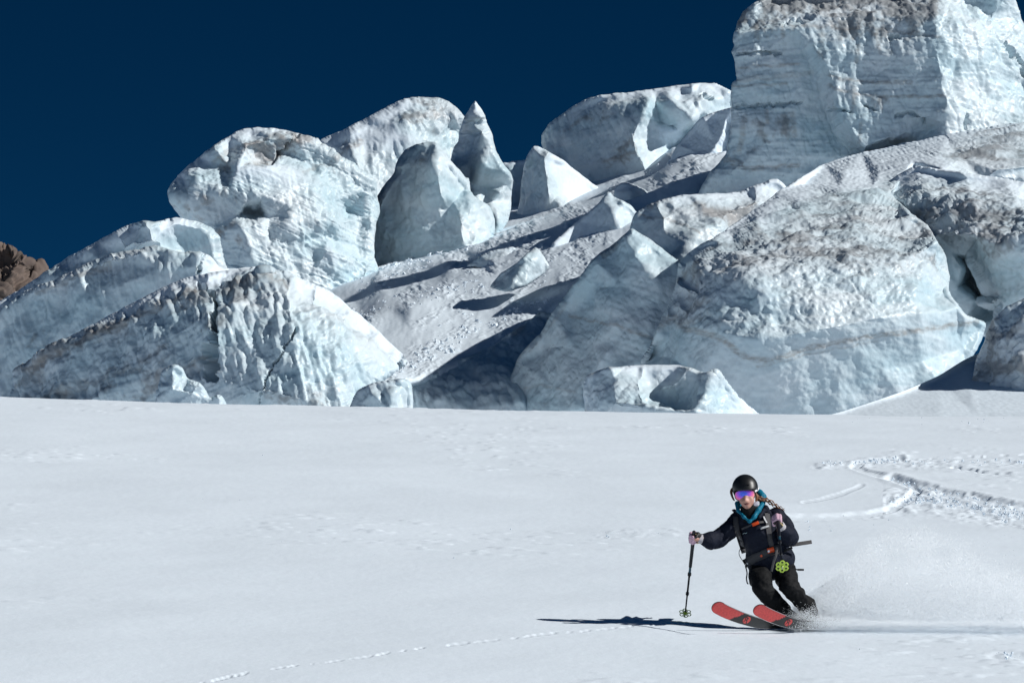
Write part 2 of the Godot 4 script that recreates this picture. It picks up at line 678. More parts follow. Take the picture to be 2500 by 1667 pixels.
func grid_normals(pos: PackedVector3Array, valid: PackedByteArray, nx: int, ny: int) -> PackedVector3Array:
	var out := PackedVector3Array()
	out.resize(pos.size())
	for j in range(1, ny - 1):
		for i in range(1, nx - 1):
			var k := j * nx + i
			if valid[k] == 0:
				continue
			var r := k + 1 if valid[k + 1] > 0 else k
			var l := k - 1 if valid[k - 1] > 0 else k
			var dn := k + nx if valid[k + nx] > 0 else k
			var u := k - nx if valid[k - nx] > 0 else k
			var n := (pos[dn] - pos[u]).cross(pos[r] - pos[l])
			out[k] = n.normalized() if n.length_squared() > 1e-12 else -cam_fw
	return out

# a line along points: a groove in metres, or a stain of some strength with a broken edge
func stroke(field: PackedFloat32Array, nx: int, ny: int, x0: float, y0: float, s: float, line: Array, width: float, amount: float, stain: bool, wob: float) -> void:
	for m in line.size() - 1:
		var a := Vector2(line[m][0], line[m][1])
		var b := Vector2(line[m + 1][0], line[m + 1][1])
		var i0 := maxi(0, int((minf(a.x, b.x) - width * 2.0 - wob - x0) / s))
		var i1 := mini(nx - 1, int((maxf(a.x, b.x) + width * 2.0 + wob - x0) / s) + 1)
		var j0 := maxi(0, int((minf(a.y, b.y) - width * 2.0 - wob - y0) / s))
		var j1 := mini(ny - 1, int((maxf(a.y, b.y) + width * 2.0 + wob - y0) / s) + 1)
		for j in range(j0, j1 + 1):
			for i in range(i0, i1 + 1):
				var q := Vector2(x0 + i * s, y0 + j * s)
				if stain:
					q.y += nz_mid.get_noise_2d(q.x * 0.03, q.y * 0.03) * wob
				else:
					q += Vector2(nz_mid.get_noise_2d(q.y * 0.05 + 8.0, q.x * 0.05), nz_mid.get_noise_2d(q.x * 0.05, q.y * 0.05 + 30.0)) * 7.0
				var d := q.distance_to(Geometry2D.get_closest_point_to_segment(q, a, b))
				if d > width * 1.6:
					continue
				if not stain:
					d /= clampf(0.9 + 1.4 * nz_mid.get_noise_2d(q.x * 0.03 + 70.0, q.y * 0.03), 0.45, 1.4)
				var k := j * nx + i
				var v := 1.0 - sstep(width * 0.4, width * 1.5, d)
				if stain:
					v *= clampf(0.65 + 0.9 * nz_mid.get_noise_2d(q.x * 0.06, q.y * 0.2 + 50.0), 0.0, 1.0)
					field[k] = maxf(field[k], v * amount)
				else:
					field[k] = minf(field[k], -v * amount)

# ------------------------------------------------------------------ foreground snow
# height of the snow in the camera's frame (metres along its up axis) at lateral X and distance d
func snow_h(X: float, d: float) -> float:
	var h := -2.751 + 0.0218 * (d - 45.0) - 0.0192 * X
	h += 0.00062 * X * X * clampf(d / 105.0, 0.0, 1.6) * clampf(d / 105.0, 0.0, 1.6) * clampf(1.0 - (absf(X) - 20.0) / 20.0, 0.0, 1.0)
	if d > 95.0:
		h -= 0.0015 * (d - 95.0) * (d - 95.0)
	return h

func snow_d(px: float, py: float) -> float:
	# distance at which the view through that pixel meets the snow
	var a := 20.0
	var b := 106.0
	for it in 40:
		var m := (a + b) * 0.5
		var X := (px - CX) / F * m
		if CY - F * snow_h(X, m) / m > py:
			a = m
		else:
			b = m
	return (a + b) * 0.5

func field_point(X: float, d: float, lift: float) -> Vector3:
	return Vector3(X, 0, 0) + cam_up * (snow_h(X, d) + lift) + cam_fw * d

# ski tracks: line in picture pixels, half width, depth in metres, roughness
const TRACKS := [
	[[[1925, 1262], [2000, 1259], [2060, 1256], [2120, 1251], [2165, 1242], [2200, 1228], [2228, 1212], [2240, 1196], [2225, 1184], [2190, 1172], [2150, 1162], [2110, 1150], [2090, 1140], [2100, 1130], [2140, 1125], [2195, 1120]], 7.0, -0.035, 0.004],
	[[[1930, 1271], [2010, 1268], [2090, 1264], [2150, 1258]], 3.0, -0.012, 0.0],
	[[[2200, 1224], [2260, 1218], [2330, 1228], [2400, 1244], [2470, 1256], [2560, 1268]], 26.0, -0.012, 0.05],
	[[[2180, 1168], [2240, 1186], [2300, 1202], [2370, 1214], [2440, 1230], [2560, 1250]], 9.0, -0.05, 0.02],
	[[[2010, 1136], [2060, 1132], [2110, 1130], [2160, 1126], [2200, 1120]], 10.0, 0.015, 0.05],
	[[[2195, 1124], [2280, 1119], [2380, 1114], [2600, 1108]], 2.5, -0.03, 0.01],
	[[[2210, 1134], [2290, 1134], [2380, 1132], [2480, 1130], [2600, 1128]], 11.0, 0.0, 0.04],
	[[[2330, 1142], [2400, 1154], [2480, 1160], [2600, 1166]], 3.0, -0.05, 0.03],
	[[[1965, 1224], [2020, 1214], [2060, 1206], [2090, 1196], [2104, 1186]], 4.0, -0.012, 0.0],
	[[[440, 1680], [560, 1655], [690, 1638], [800, 1624], [930, 1604], [1060, 1584], [1180, 1572], [1300, 1558], [1420, 1546], [1560, 1533], [1680, 1518]], 2.6, -0.009, 0.005],
	[[[1480, 1308], [1520, 1302], [1580, 1304], [1640, 1300]], 9.0, 0.0, 0.02],
	[[[2440, 1600], [2500, 1604], [2580, 1610]], 12.0, -0.005, 0.025],
]

func build_snow_field() -> void:
	var rows: Array[float] = []
	var d := -160.0
	while d < 20.0:
		rows.append(d)
		d += 12.0
	d = 22.0
	while d < 36.0:
		rows.append(d)
		d += 2.0
	d = 36.0
	while d < 112.0:
		rows.append(d)
		d += 2.6 * d * d / 39100.0
	while d < 184.0:
		rows.append(d)
		d += 3.0
	var cols: Array[float] = []
	for c in [-60000.0, -20000.0, -8000.0, -3500.0, -1600.0, -700.0]:
		cols.append(c)
	var c := -250.0
	while c < 2750.0:
		cols.append(c)
		c += 3.6
	for e in [3100.0, 4200.0, 6000.0, 10000.0, 22000.0, 62000.0]:
		cols.append(e)
	var nr := rows.size()
	var nc := cols.size()
	var lift := PackedFloat32Array()
	lift.resize(nr * nc)
	var pyv := PackedFloat32Array()
	pyv.resize(nr * nc)
	var ripple := FastNoiseLite.new()
	set_one(ripple, FastNoiseLite.TYPE_SIMPLEX_SMOOTH, 1.0, 3, 51)
	for r in nr:
		var dd := rows[r]
		var ref := maxf(dd, 36.0)
		for k in nc:
			var X := (cols[k] - CX) / F * ref
			var id := r * nc + k
			pyv[id] = CY - F * snow_h(X, dd) / maxf(dd, 1.0)
			if dd < 36.0 or dd > 150.0:
				continue
			# wind-worked crust: long low ripples across the slope, with patches of sharper ridges
			var patch := sstep(0.0, 0.45, ripple.get_noise_2d(X * 0.11 + 5.0, dd * 0.05))
			var h := ripple.get_noise_2d(X * 0.12, dd * 0.10) * 0.05
			h += ripple.get_noise_2d(X * 0.5, dd * 0.55 + 20.0) * 0.008
			h += maxf(0.0, ripple.get_noise_2d(X * 1.1 + 8.0, dd * 1.5) - 0.2) * 0.05 * patch
			h += ripple.get_noise_2d(X * 6.0, dd * 6.0) * 0.0016
			lift[id] = h
	for tr in TRACKS:
		var line: Array = tr[0]
		var w: float = tr[1]
		var deep: float = tr[2]
		var rgh: float = tr[3]
		var bx0 := 1e9; var bx1 := -1e9; var by0 := 1e9; var by1 := -1e9
		for q in line:
			bx0 = minf(bx0, q[0]); bx1 = maxf(bx1, q[0]); by0 = minf(by0, q[1]); by1 = maxf(by1, q[1])
		for r in nr:
			if rows[r] < 36.0 or rows[r] > 112.0:
				continue
			for k in nc:
				var px := cols[k]
				if px < bx0 - 40.0 or px > bx1 + 40.0:
					continue
				var id := r * nc + k
				var py := pyv[id]
				if py < by0 - 4.0 * w or py > by1 + 4.0 * w:
					continue
				var best := 1e9
				for m in line.size() - 1:
					var a := Vector2(line[m][0] * 0.45, line[m][1])
					var b := Vector2(line[m + 1][0] * 0.45, line[m + 1][1])
					var q := Vector2(px * 0.45, py + ripple.get_noise_2d(px * 0.01, 3.0) * 2.0)
					best = minf(best, q.distance_to(Geometry2D.get_closest_point_to_segment(q, a, b)))
				if best > w * 2.2:
					continue
				var X := (px - CX) / F * rows[r]
				var t := best / w
				var v := deep * (1.0 - sstep(0.5, 1.1, t))
				v += absf(deep) * 0.2 * (sstep(0.8, 1.25, t) - sstep(1.3, 2.1, t))
				v += rgh * (1.0 - sstep(0.6, 1.7, t)) * maxf(-0.15, ripple.get_noise_2d(X * 2.6, rows[r] * 1.0 + 11.0)) * 0.9
				if w < 2.8:
					v *= sstep(-0.1, 0.15, ripple.get_noise_2d(px * 0.022, 77.0)) * clampf(0.9 + 1.2 * ripple.get_noise_2d(px * 0.006, 12.0), 0.45, 1.2)
				lift[id] += v
	var pos := PackedVector3Array()
	pos.resize(nr * nc)
	var colr := PackedColorArray()
	colr.resize(nr * nc)
	for r in nr:
		var ref := maxf(rows[r], 36.0)
		for k in nc:
			var id := r * nc + k
			var X := (cols[k] - CX) / F * ref
			pos[id] = field_point(X, rows[r], lift[id])
			var tn := 0.98 + 0.03 * ripple.get_noise_2d(X * 0.3, rows[r] * 0.12)
			colr[id] = Color(0.785 * tn, 0.875 * tn, 0.955 * tn)
	var nrm := PackedVector3Array()
	nrm.resize(nr * nc)
	for r in nr:
		for k in nc:
			var id := r * nc + k
			var a := pos[id + nc] if r < nr - 1 else pos[id]
			var b := pos[id - nc] if r > 0 else pos[id]
			var e := pos[id + 1] if k < nc - 1 else pos[id]
			var f := pos[id - 1] if k > 0 else pos[id]
			var n := (e - f).cross(a - b)
			nrm[id] = n.normalized()
	var idx := PackedInt32Array()
	idx.resize((nr - 1) * (nc - 1) * 6)
	var w2 := 0
	for r in nr - 1:
		for k in nc - 1:
			var a := r * nc + k
			var b := a + 1
			var e := a + nc
			var f := e + 1
			idx[w2] = a; idx[w2 + 1] = e; idx[w2 + 2] = f
			idx[w2 + 3] = a; idx[w2 + 4] = f; idx[w2 + 5] = b
			w2 += 6
	var mi := MeshInstance3D.new()
	mi.name = "snow_field"
	mi.mesh = arrays_mesh(pos, nrm, colr, idx)
	mi.material_override = mats["field_snow"]
	add_child(mi)
	mi.set_meta("kind", "structure")
	mi.set_meta("label", "wide smooth snow field with ski tracks in front of the icefall")

# a lump of snow: a squashed, uneven ball
func clod_mesh(sd: int) -> ArrayMesh:
	var sp := SphereMesh.new()
	sp.radius = 1.0
	sp.height = 2.0
	sp.radial_segments = 7
	sp.rings = 4
	var st := SurfaceTool.new()
	st.create_from(sp, 0)
	var a := st.commit_to_arrays()
	var v: PackedVector3Array = a[Mesh.ARRAY_VERTEX]
	var n := FastNoiseLite.new()
	set_one(n, FastNoiseLite.TYPE_SIMPLEX, 0.9, 2, sd)
	for i in v.size():
		v[i] = v[i] * (0.85 + 0.9 * n.get_noise_3dv(v[i]))
		v[i].y *= 0.75
	var flat := SurfaceTool.new()
	flat.begin(Mesh.PRIMITIVE_TRIANGLES)
	flat.set_smooth_group(-1)
	for q in a[Mesh.ARRAY_INDEX]:
		flat.add_vertex(v[q])
	flat.generate_normals()
	return flat.commit()

func scatter(called: String, label: String, mesh: Mesh, m: Material, xf: Array) -> void:
	var mm := MultiMesh.new()
	mm.transform_format = MultiMesh.TRANSFORM_3D
	mm.mesh = mesh
	mm.instance_count = xf.size()
	for i in xf.size():
		mm.set_instance_transform(i, xf[i])
	var o := MultiMeshInstance3D.new()
	o.name = called
	o.multimesh = mm
	o.material_override = m
	add_child(o)
	o.set_meta("kind", "stuff")
	o.set_meta("label", label)
	o.set_meta("category", "snow")

func any_turn() -> Basis:
	return Basis(Quaternion(Vector3(rng.randfn(), rng.randfn(), rng.randfn()).normalized(), rng.randf() * TAU))

# snow flakes are little plates, tilted toward sun and viewer to brighten the plume
func flake_turn() -> Basis:
	var n := (Vector3(0.5, 0.55, 0.6) + Vector3(rng.randfn(), rng.randfn(), rng.randfn()) * 0.24).normalized()
	var x := n.cross(Vector3.FORWARD).normalized()
	return Basis(x, n, x.cross(n))

func ramp_at(px: float, py: float) -> Variant:
	var i := int((px - ramp.x0) / ramp.s)
	var j := int((py - ramp.y0) / ramp.s)
	if i < 1 or j < 1 or i >= ramp.nx - 1 or j >= ramp.ny - 1:
		return null
	var k: int = j * ramp.nx + i
	if ramp.valid[k] != 1:
		return null
	return ramp.pos[k] + ramp.base

func build_rubble() -> void:
	var clod := clod_mesh(3)
	# on the glacier slope: avalanche crumbs in lines below the ice
	var lines := [
		[[[925, 655], [1011, 632], [1116, 610], [1200, 578]], 9.0, 170, 0.22],
		[[[870, 700], [960, 680], [1060, 640]], 16.0, 160, 0.14],
		[[[890, 770], [980, 735], [1080, 715], [1180, 690]], 18.0, 240, 0.11],
		[[[1020, 870], [1090, 840], [1170, 800], [1260, 760], [1330, 730]], 16.0, 300, 0.14],
		[[[900, 960], [960, 915], [1040, 880], [1120, 845]], 14.0, 220, 0.14],
		[[[1050, 790], [1150, 760], [1280, 700], [1360, 660]], 40.0, 160, 0.09],
		[[[1130, 640], [1220, 610], [1330, 570]], 14.0, 90, 0.10],
		[[[1500, 470], [1560, 440], [1640, 400]], 8.0, 60, 0.14],
	]
	var xf := []
	for l in lines:
		for q in l[2]:
			var seg: int = rng.randi_range(0, l[0].size() - 2)
			var t := rng.randf()
			var a: Array = l[0][seg]
			var b: Array = l[0][seg + 1]
			var px: float = lerpf(a[0], b[0], t) + rng.randfn() * l[1] * 0.6
			var py: float = lerpf(a[1], b[1], t) + rng.randfn() * l[1] * 0.6
			var w = ramp_at(px, py)
			if w == null:
				continue
			var sz: float = l[3] * (0.16 + 1.5 * pow(rng.randf(), 5.0))
			xf.append(Transform3D(any_turn().scaled(Vector3.ONE * sz), w - Vector3.UP * sz * 0.1))
	scatter("snow_rubble", "scattered lumps of fallen snow strewn over the slope between the ice blocks", clod, mats["clod_snow"], xf)
	# crumbs along the ski tracks in the foreground
	var tl := [
		[[[2200, 1222], [2260, 1216], [2330, 1226], [2400, 1242], [2470, 1256], [2560, 1268]], 16.0, 500, 0.016],
		[[[2180, 1170], [2240, 1188], [2300, 1204], [2370, 1216], [2440, 1232], [2560, 1252]], 6.0, 120, 0.014],
		[[[2005, 1137], [2060, 1131], [2110, 1129], [2160, 1126], [2200, 1120]], 6.0, 160, 0.016],
		[[[2210, 1130], [2290, 1131], [2380, 1130], [2480, 1128], [2600, 1126]], 7.0, 110, 0.016],
		[[[1470, 1306], [1520, 1300], [1600, 1304]], 6.0, 20, 0.010],
		[[[1940, 1285], [2100, 1290], [2300, 1310], [2480, 1330]], 30.0, 50, 0.009],
		[[[2440, 1600], [2500, 1604], [2600, 1610]], 8.0, 40, 0.010],
		[[[1960, 1534], [2080, 1530], [2250, 1524], [2450, 1514]], 6.0, 90, 0.008],
		[[[2000, 1030], [2200, 1030], [2500, 1032]], 9.0, 14, 0.025],
		[[[300, 1300], [900, 1250], [1500, 1400], [2300, 1600]], 160.0, 30, 0.006],
	]
	xf = []
	for l in tl:
		for q in l[2]:
			var seg: int = rng.randi_range(0, l[0].size() - 2)
			var t := rng.randf()
			var a: Array = l[0][seg]
			var b: Array = l[0][seg + 1]
			var px: float = lerpf(a[0], b[0], t) + rng.randfn() * l[1] * 1.2
			var py: float = lerpf(a[1], b[1], t) + rng.randfn() * l[1] * 0.55
			var d := snow_d(px, py)
			var sz: float = l[3] * (0.3 + 1.6 * pow(rng.randf(), 4.0))
			xf.append(Transform3D(any_turn().scaled(Vector3.ONE * sz), field_point((px - CX) / F * d, d, sz * 0.2 + 0.006)))
	scatter("track_crumbs", "loose snow crumbs churned up along the ski tracks", clod, mats["clod_snow"], xf)

func build_spray() -> void:
	var tet := SphereMesh.new()
	tet.radius = 1.0
	tet.height = 2.0
	tet.radial_segments = 4
	tet.rings = 2
	var xf := []
	var env := [[1925, 30], [1960, 60], [2010, 100], [2060, 140], [2110, 180], [2170, 205], [2240, 212], [2300, 190], [2360, 160], [2430, 125], [2520, 85], [2620, 40], [2720, 8]]
	for q in 300000:
		var x := 1935.0 + 770.0 * pow(rng.randf(), 1.75)
		var e := 0.0
		for m in env.size() - 1:
			if x >= env[m][0] and x <= env[m + 1][0]:
				e = lerpf(env[m][1], env[m + 1][1], (x - env[m][0]) / (env[m + 1][0] - env[m][0]))
		var rise := pow(rng.randf(), 1.1)
		var h := e * rise * (0.85 + 0.3 * rng.randf())
		# plume: billows, drifting back from the camera as it rises
		var z := -0.3 - 0.45 * rise + rng.randfn() * (0.3 + 0.25 * rise)
		var base_y := 1533.0 - (x - 1930.0) * 0.03
		var d := 45.0 - z
		var bill := nz_mid.get_noise_3d(x * 0.014, h * 0.018, z * 1.5)
		if bill < -0.3 + 0.45 * rng.randf() - 0.35 * (1.0 - rise):
			continue
		var px := x + rng.randfn() * 8.0 + rise * 20.0
		var py := base_y - (d - 45.0) * 19.0 - h
		var sz := 0.0022 + 0.002 * pow(rng.randf(), 3.0)
		if rng.randf() < 0.004:
			sz *= 3.0
		xf.append(Transform3D(flake_turn() * Basis.from_scale(Vector3(sz, sz * 0.3, sz)), P(px, py, d)))
	# powder round the boot and along the ski
	for q in 46000:
		var t := rng.randf()
		var px := lerpf(1950.0, 2540.0, pow(t, 1.7)) + rng.randfn() * 20.0
		var py := lerpf(1514.0, 1523.0, minf(1.0, t * 3.0)) + rng.randfn() * lerpf(15.0, 5.0, minf(1.0, t * 2.0))
		var sz := 0.0018 + 0.0016 * rng.randf()
		xf.append(Transform3D(flake_turn() * Basis.from_scale(Vector3(sz, sz * 0.3, sz)), P(px, minf(py, 1536.0), 44.8 + rng.randfn() * 0.12)))
	# thrown flakes
	for q in 130:
		var px := rng.randf_range(2080.0, 2490.0)
		var py := 1310.0 + absf(rng.randfn()) * 90.0
		var sz := 0.003 + 0.007 * pow(rng.randf(), 2.0)
		xf.append(Transform3D(any_turn().scaled(Vector3(sz, sz * 0.5, sz * 1.4)), P(px, minf(py, 1500.0), 45.4 + rng.randfn() * 0.3)))
	scatter("snow_spray", "plume of powder snow thrown up behind the skier", tet, mats["spray_snow"], xf)

# ------------------------------------------------------------------ the skier
# J: a point given by its place in an enlarged view of the skier (u, v) and its distance z in front of
# the skier's middle plane, in the skier's own axes (x right, y up the view, z toward the viewer).
var sk_o := Vector3.ZERO
var sk_b := Basis.IDENTITY

func J(u: float, v: float, z: float) -> Vector3:
	var w := P(1600.0 + 0.28065 * u, 1120.0 + 0.28065 * v, 45.0 - z)
	return sk_b.inverse() * (w - sk_o)

func bone(out: Array, a: Vector3, b: Vector3, ra: float, rb: float) -> void:
	out.append([a, b, ra, rb])

func chain(out: Array, pts: Array, rad: Array) -> void:
	for i in pts.size() - 1:
		out.append([pts[i], pts[i + 1], rad[i], rad[i + 1]])

# distance to a set of tapered capsules joined with a smooth minimum
func field_at(bones: Array, p: Vector3, k: float) -> float:
	var f := 1e3
	for b in bones:
		var a: Vector3 = b[0]
		var ba: Vector3 = b[1] - a
		var h := clampf((p - a).dot(ba) / maxf(ba.length_squared(), 1e-9), 0.0, 1.0)
		var d: float = (p - a - ba * h).length() - lerpf(b[2], b[3], h)
		var t := maxf(k - absf(f - d), 0.0) / k
		f = minf(f, d) - t * t * k * 0.25
	return f

func front_z(bones: Array, x: float, y: float, k: float) -> float:
	var z := 0.9
	while z > -0.5:
		var f := field_at(bones, Vector3(x, y, z), k)
		if f < 0.003:
			break
		z -= maxf(f * 0.8, 0.003)
	return z

# skin over bones: samples the field on a grid, one vertex in each crossed cell. wr: wrinkle height, ws: their scale
func blob(bones: Array, cell: float, k: float, wr := 0.0, ws := 9.0, stretch := Vector3.ONE) -> ArrayMesh:
	var lo := Vector3(1e9, 1e9, 1e9)
	var hi := -lo
	for b in bones:
		var r: float = maxf(b[2], b[3]) + cell * 3.0 + wr
		lo = lo.min(b[0] - Vector3.ONE * r).min(b[1] - Vector3.ONE * r)
		hi = hi.max(b[0] + Vector3.ONE * r).max(b[1] + Vector3.ONE * r)
	var nx := int((hi.x - lo.x) / cell) + 2
	var ny := int((hi.y - lo.y) / cell) + 2
	var nz := int((hi.z - lo.z) / cell) + 2
	var sx := 1
	var sy := nx
	var sz := nx * ny
	var f := PackedFloat32Array()
	f.resize(nx * ny * nz)
	f.fill(1.0)
	for b in bones:
		var a: Vector3 = b[0]
		var e: Vector3 = b[1]
		var ba := e - a
		var l2 := maxf(ba.length_squared(), 1e-9)
		var ra: float = b[2]
		var rb: float = b[3]
		var r := maxf(ra, rb) + cell * 2.5 + wr + k * 0.6
		var bl := a.min(e) - Vector3.ONE * r - lo
		var bh := a.max(e) + Vector3.ONE * r - lo
		for z in range(maxi(0, int(bl.z / cell)), mini(nz - 1, int(bh.z / cell) + 1) + 1):
			for y in range(maxi(0, int(bl.y / cell)), mini(ny - 1, int(bh.y / cell) + 1) + 1):
				var row := z * sz + y * sy
				for x in range(maxi(0, int(bl.x / cell)), mini(nx - 1, int(bh.x / cell) + 1) + 1):
					var p := lo + Vector3(x, y, z) * cell
					var h := clampf((p - a).dot(ba) / l2, 0.0, 1.0)
					var d := (p - a - ba * h).length() - lerpf(ra, rb, h)
					var o := f[row + x]
					var t := maxf(k - absf(o - d), 0.0) / k
					f[row + x] = minf(o, d) - t * t * k * 0.25
	if wr > 0.0:
		for z in nz:
			for y in ny:
				for x in nx:
					var i := z * sz + y * sy + x
					if absf(f[i]) < cell * 3.0 + wr:
						var p := (lo + Vector3(x, y, z) * cell) * stretch
						f[i] += (absf(nz_mid.get_noise_3d(p.x * ws, p.y * ws, p.z * ws)) - 0.2) * wr * 2.0
	var vmap := PackedInt32Array()
	vmap.resize(f.size())
	vmap.fill(-1)
	var v := PackedVector3Array()
	var n := PackedVector3Array()
	for z in range(1, nz - 2):
		for y in range(1, ny - 2):
			for x in range(1, nx - 2):
				var i := z * sz + y * sy + x
				var f0 := f[i]
				if f0 > cell * 2.2 or f0 < -cell * 2.2:
					continue
				var c := [f0, f[i + 1], f[i + sy], f[i + sy + 1], f[i + sz], f[i + sz + 1], f[i + sz + sy], f[i + sz + sy + 1]]
				var neg := 0
				for q in 8:
					if c[q] < 0.0:
						neg += 1
				if neg == 0 or neg == 8:
					continue
				var acc := Vector3.ZERO
				var cnt := 0
				for q in 8:
					for bit in [1, 2, 4]:
						if q & bit:
							continue
						var r: int = q | bit
						if (c[q] < 0.0) == (c[r] < 0.0):
							continue
						var t: float = float(c[q]) / (float(c[q]) - float(c[r]))
						var pa := Vector3(q & 1, (q >> 1) & 1, (q >> 2) & 1)
						var pb := Vector3(r & 1, (r >> 1) & 1, (r >> 2) & 1)
						acc += pa.lerp(pb, t)
						cnt += 1
				vmap[i] = v.size()
				v.push_back(lo + (Vector3(x, y, z) + acc / cnt) * cell)
				var g := Vector3(c[1] + c[3] + c[5] + c[7] - c[0] - c[2] - c[4] - c[6], c[2] + c[3] + c[6] + c[7] - c[0] - c[1] - c[4] - c[5], c[4] + c[5] + c[6] + c[7] - c[0] - c[1] - c[2] - c[3])
				n.push_back(g.normalized() if g.length_squared() > 1e-14 else Vector3.UP)
	var idx := PackedInt32Array()
	var st := [sx, sy, sz]
	for z in range(1, nz - 2):
		for y in range(1, ny - 2):
			for x in range(1, nx - 2):
				var i := z * sz + y * sy + x
				if vmap[i] < 0:
					continue
				var inside := f[i] < 0.0
				for ax in 3:
					if (f[i + st[ax]] < 0.0) == inside:
						continue
					var u: int = st[(ax + 1) % 3]
					var w: int = st[(ax + 2) % 3]
					var q0 := vmap[i]
					var q1 := vmap[i - u]
					var q2 := vmap[i - u - w]
					var q3 := vmap[i - w]
					if q1 < 0 or q2 < 0 or q3 < 0:
						continue
					if inside:
						idx.append_array(PackedInt32Array([q0, q2, q1, q0, q3, q2]))
					else:
						idx.append_array(PackedInt32Array([q0, q1, q2, q0, q2, q3]))
	return arrays_mesh(v, n, PackedColorArray(), idx)

# round tube along points with a radius at each
func tube(pts: Array, rad: Array, sides := 10, flat := 1.0, flat_dir := Vector3.FORWARD) -> ArrayMesh:
	var v := PackedVector3Array()
	var n := PackedVector3Array()
	var idx := PackedInt32Array()
	var m := pts.size()
	for i in m:
		var t: Vector3 = (pts[mini(i + 1, m - 1)] - pts[maxi(i - 1, 0)]).normalized()
		var a := flat_dir - t * flat_dir.dot(t)
		if a.length() < 0.05:
			a = Vector3.UP - t * Vector3.UP.dot(t)
			if a.length() < 0.05:
				a = Vector3.RIGHT - t * Vector3.RIGHT.dot(t)
		a = a.normalized()
		var b := t.cross(a)
		for k in sides:
			var an := TAU * k / sides
			var dir := a * cos(an) * flat + b * sin(an)
			v.push_back(pts[i] + dir * rad[i])
			n.push_back((a * cos(an) / flat + b * sin(an)).normalized())
	for i in m - 1:
		for k in sides:
			var p := i * sides + k
			var q := i * sides + (k + 1) % sides
			idx.append_array(PackedInt32Array([p, p + sides, q, q, p + sides, q + sides]))
	for end in 2:
		var i := 0 if end == 0 else m - 1
		var c := v.size()
		v.push_back(pts[i])
		n.push_back((pts[0] - pts[1]).normalized() if end == 0 else (pts[m - 1] - pts[m - 2]).normalized())
		for k in sides:
			var p := i * sides + k
			var q := i * sides + (k + 1) % sides
			if end == 0:
				idx.append_array(PackedInt32Array([c, p, q]))
			else:
				idx.append_array(PackedInt32Array([c, q, p]))
	return arrays_mesh(v, n, PackedColorArray(), idx)

func smooth_line(pts: Array, per: int) -> Array:
	var out := []
	var m := pts.size()
	for i in m - 1:
		for k in per:
			var t := float(k) / per
			var a: Vector3 = pts[i]
			var b: Vector3 = pts[i + 1]
			out.append(a.cubic_interpolate(b, pts[maxi(i - 1, 0)], pts[mini(i + 2, m - 1)], t))
	out.append(pts[m - 1])
	return out

# flat webbing laid over a body given by bones: points (u, v), width in metres
func webbing(bones: Array, k: float, uv: Array, width: float, lift: float) -> ArrayMesh:
	var line := []
	for i in uv.size() - 1:
		for s in 6:
			var t := s / 6.0
			line.append(Vector2(lerpf(uv[i][0], uv[i + 1][0], t), lerpf(uv[i][1], uv[i + 1][1], t)))
	line.append(Vector2(uv[-1][0], uv[-1][1]))
	var v := PackedVector3Array()
	var idx := PackedInt32Array()
	var m := line.size()
	for i in m:
		var t: Vector2 = (line[mini(i + 1, m - 1)] - line[maxi(i - 1, 0)]).normalized()
		var side := Vector2(-t.y, t.x) * width * 0.5 * 887.0
		for e in [-1.0, 0.0, 1.0]:
			var q: Vector2 = line[i] + side * e
			var flat := J(q.x, q.y, 0.2)
			var z := front_z(bones, flat.x, flat.y, k)
			for rep in 2:
				v.push_back(J(q.x, q.y, z + lift - rep * 0.02))
	for i in m - 1:
		for e in 2:
			var a := i * 6 + e * 2
			var b := a + 6
			idx.append_array(PackedInt32Array([a, a + 2, b, b, a + 2, b + 2]))
			idx.append_array(PackedInt32Array([a + 1, b + 1, a + 3, b + 1, b + 3, a + 3]))
		for e in [0, 4]:
			var a: int = i * 6 + e
			idx.append_array(PackedInt32Array([a, a + 6, a + 1, a + 1, a + 6, a + 7]))
	var st := SurfaceTool.new()
	st.begin(Mesh.PRIMITIVE_TRIANGLES)
	for p in v:
		st.add_vertex(p)
	for i in idx:
		st.add_index(i)
	st.generate_normals()
	return st.commit()

# flat strap through free air
func strap_mesh(pts: Array, width: float, side: Vector3) -> ArrayMesh:
	var rad := []
	for p in pts:
		rad.append(width * 0.5)
	return tube(pts, rad, 8, 0.16, side)

func box_mesh(c: Vector3, size: Vector3, turn: Basis) -> ArrayMesh:
	var bm := BoxMesh.new()
	bm.size = size
	var st := SurfaceTool.new()
	st.append_from(bm, 0, Transform3D(turn, c))
	return st.commit()

func gear(called: String, label: String, category: String) -> Node3D:
	return thing(called, label, category, sk_o, sk_b)

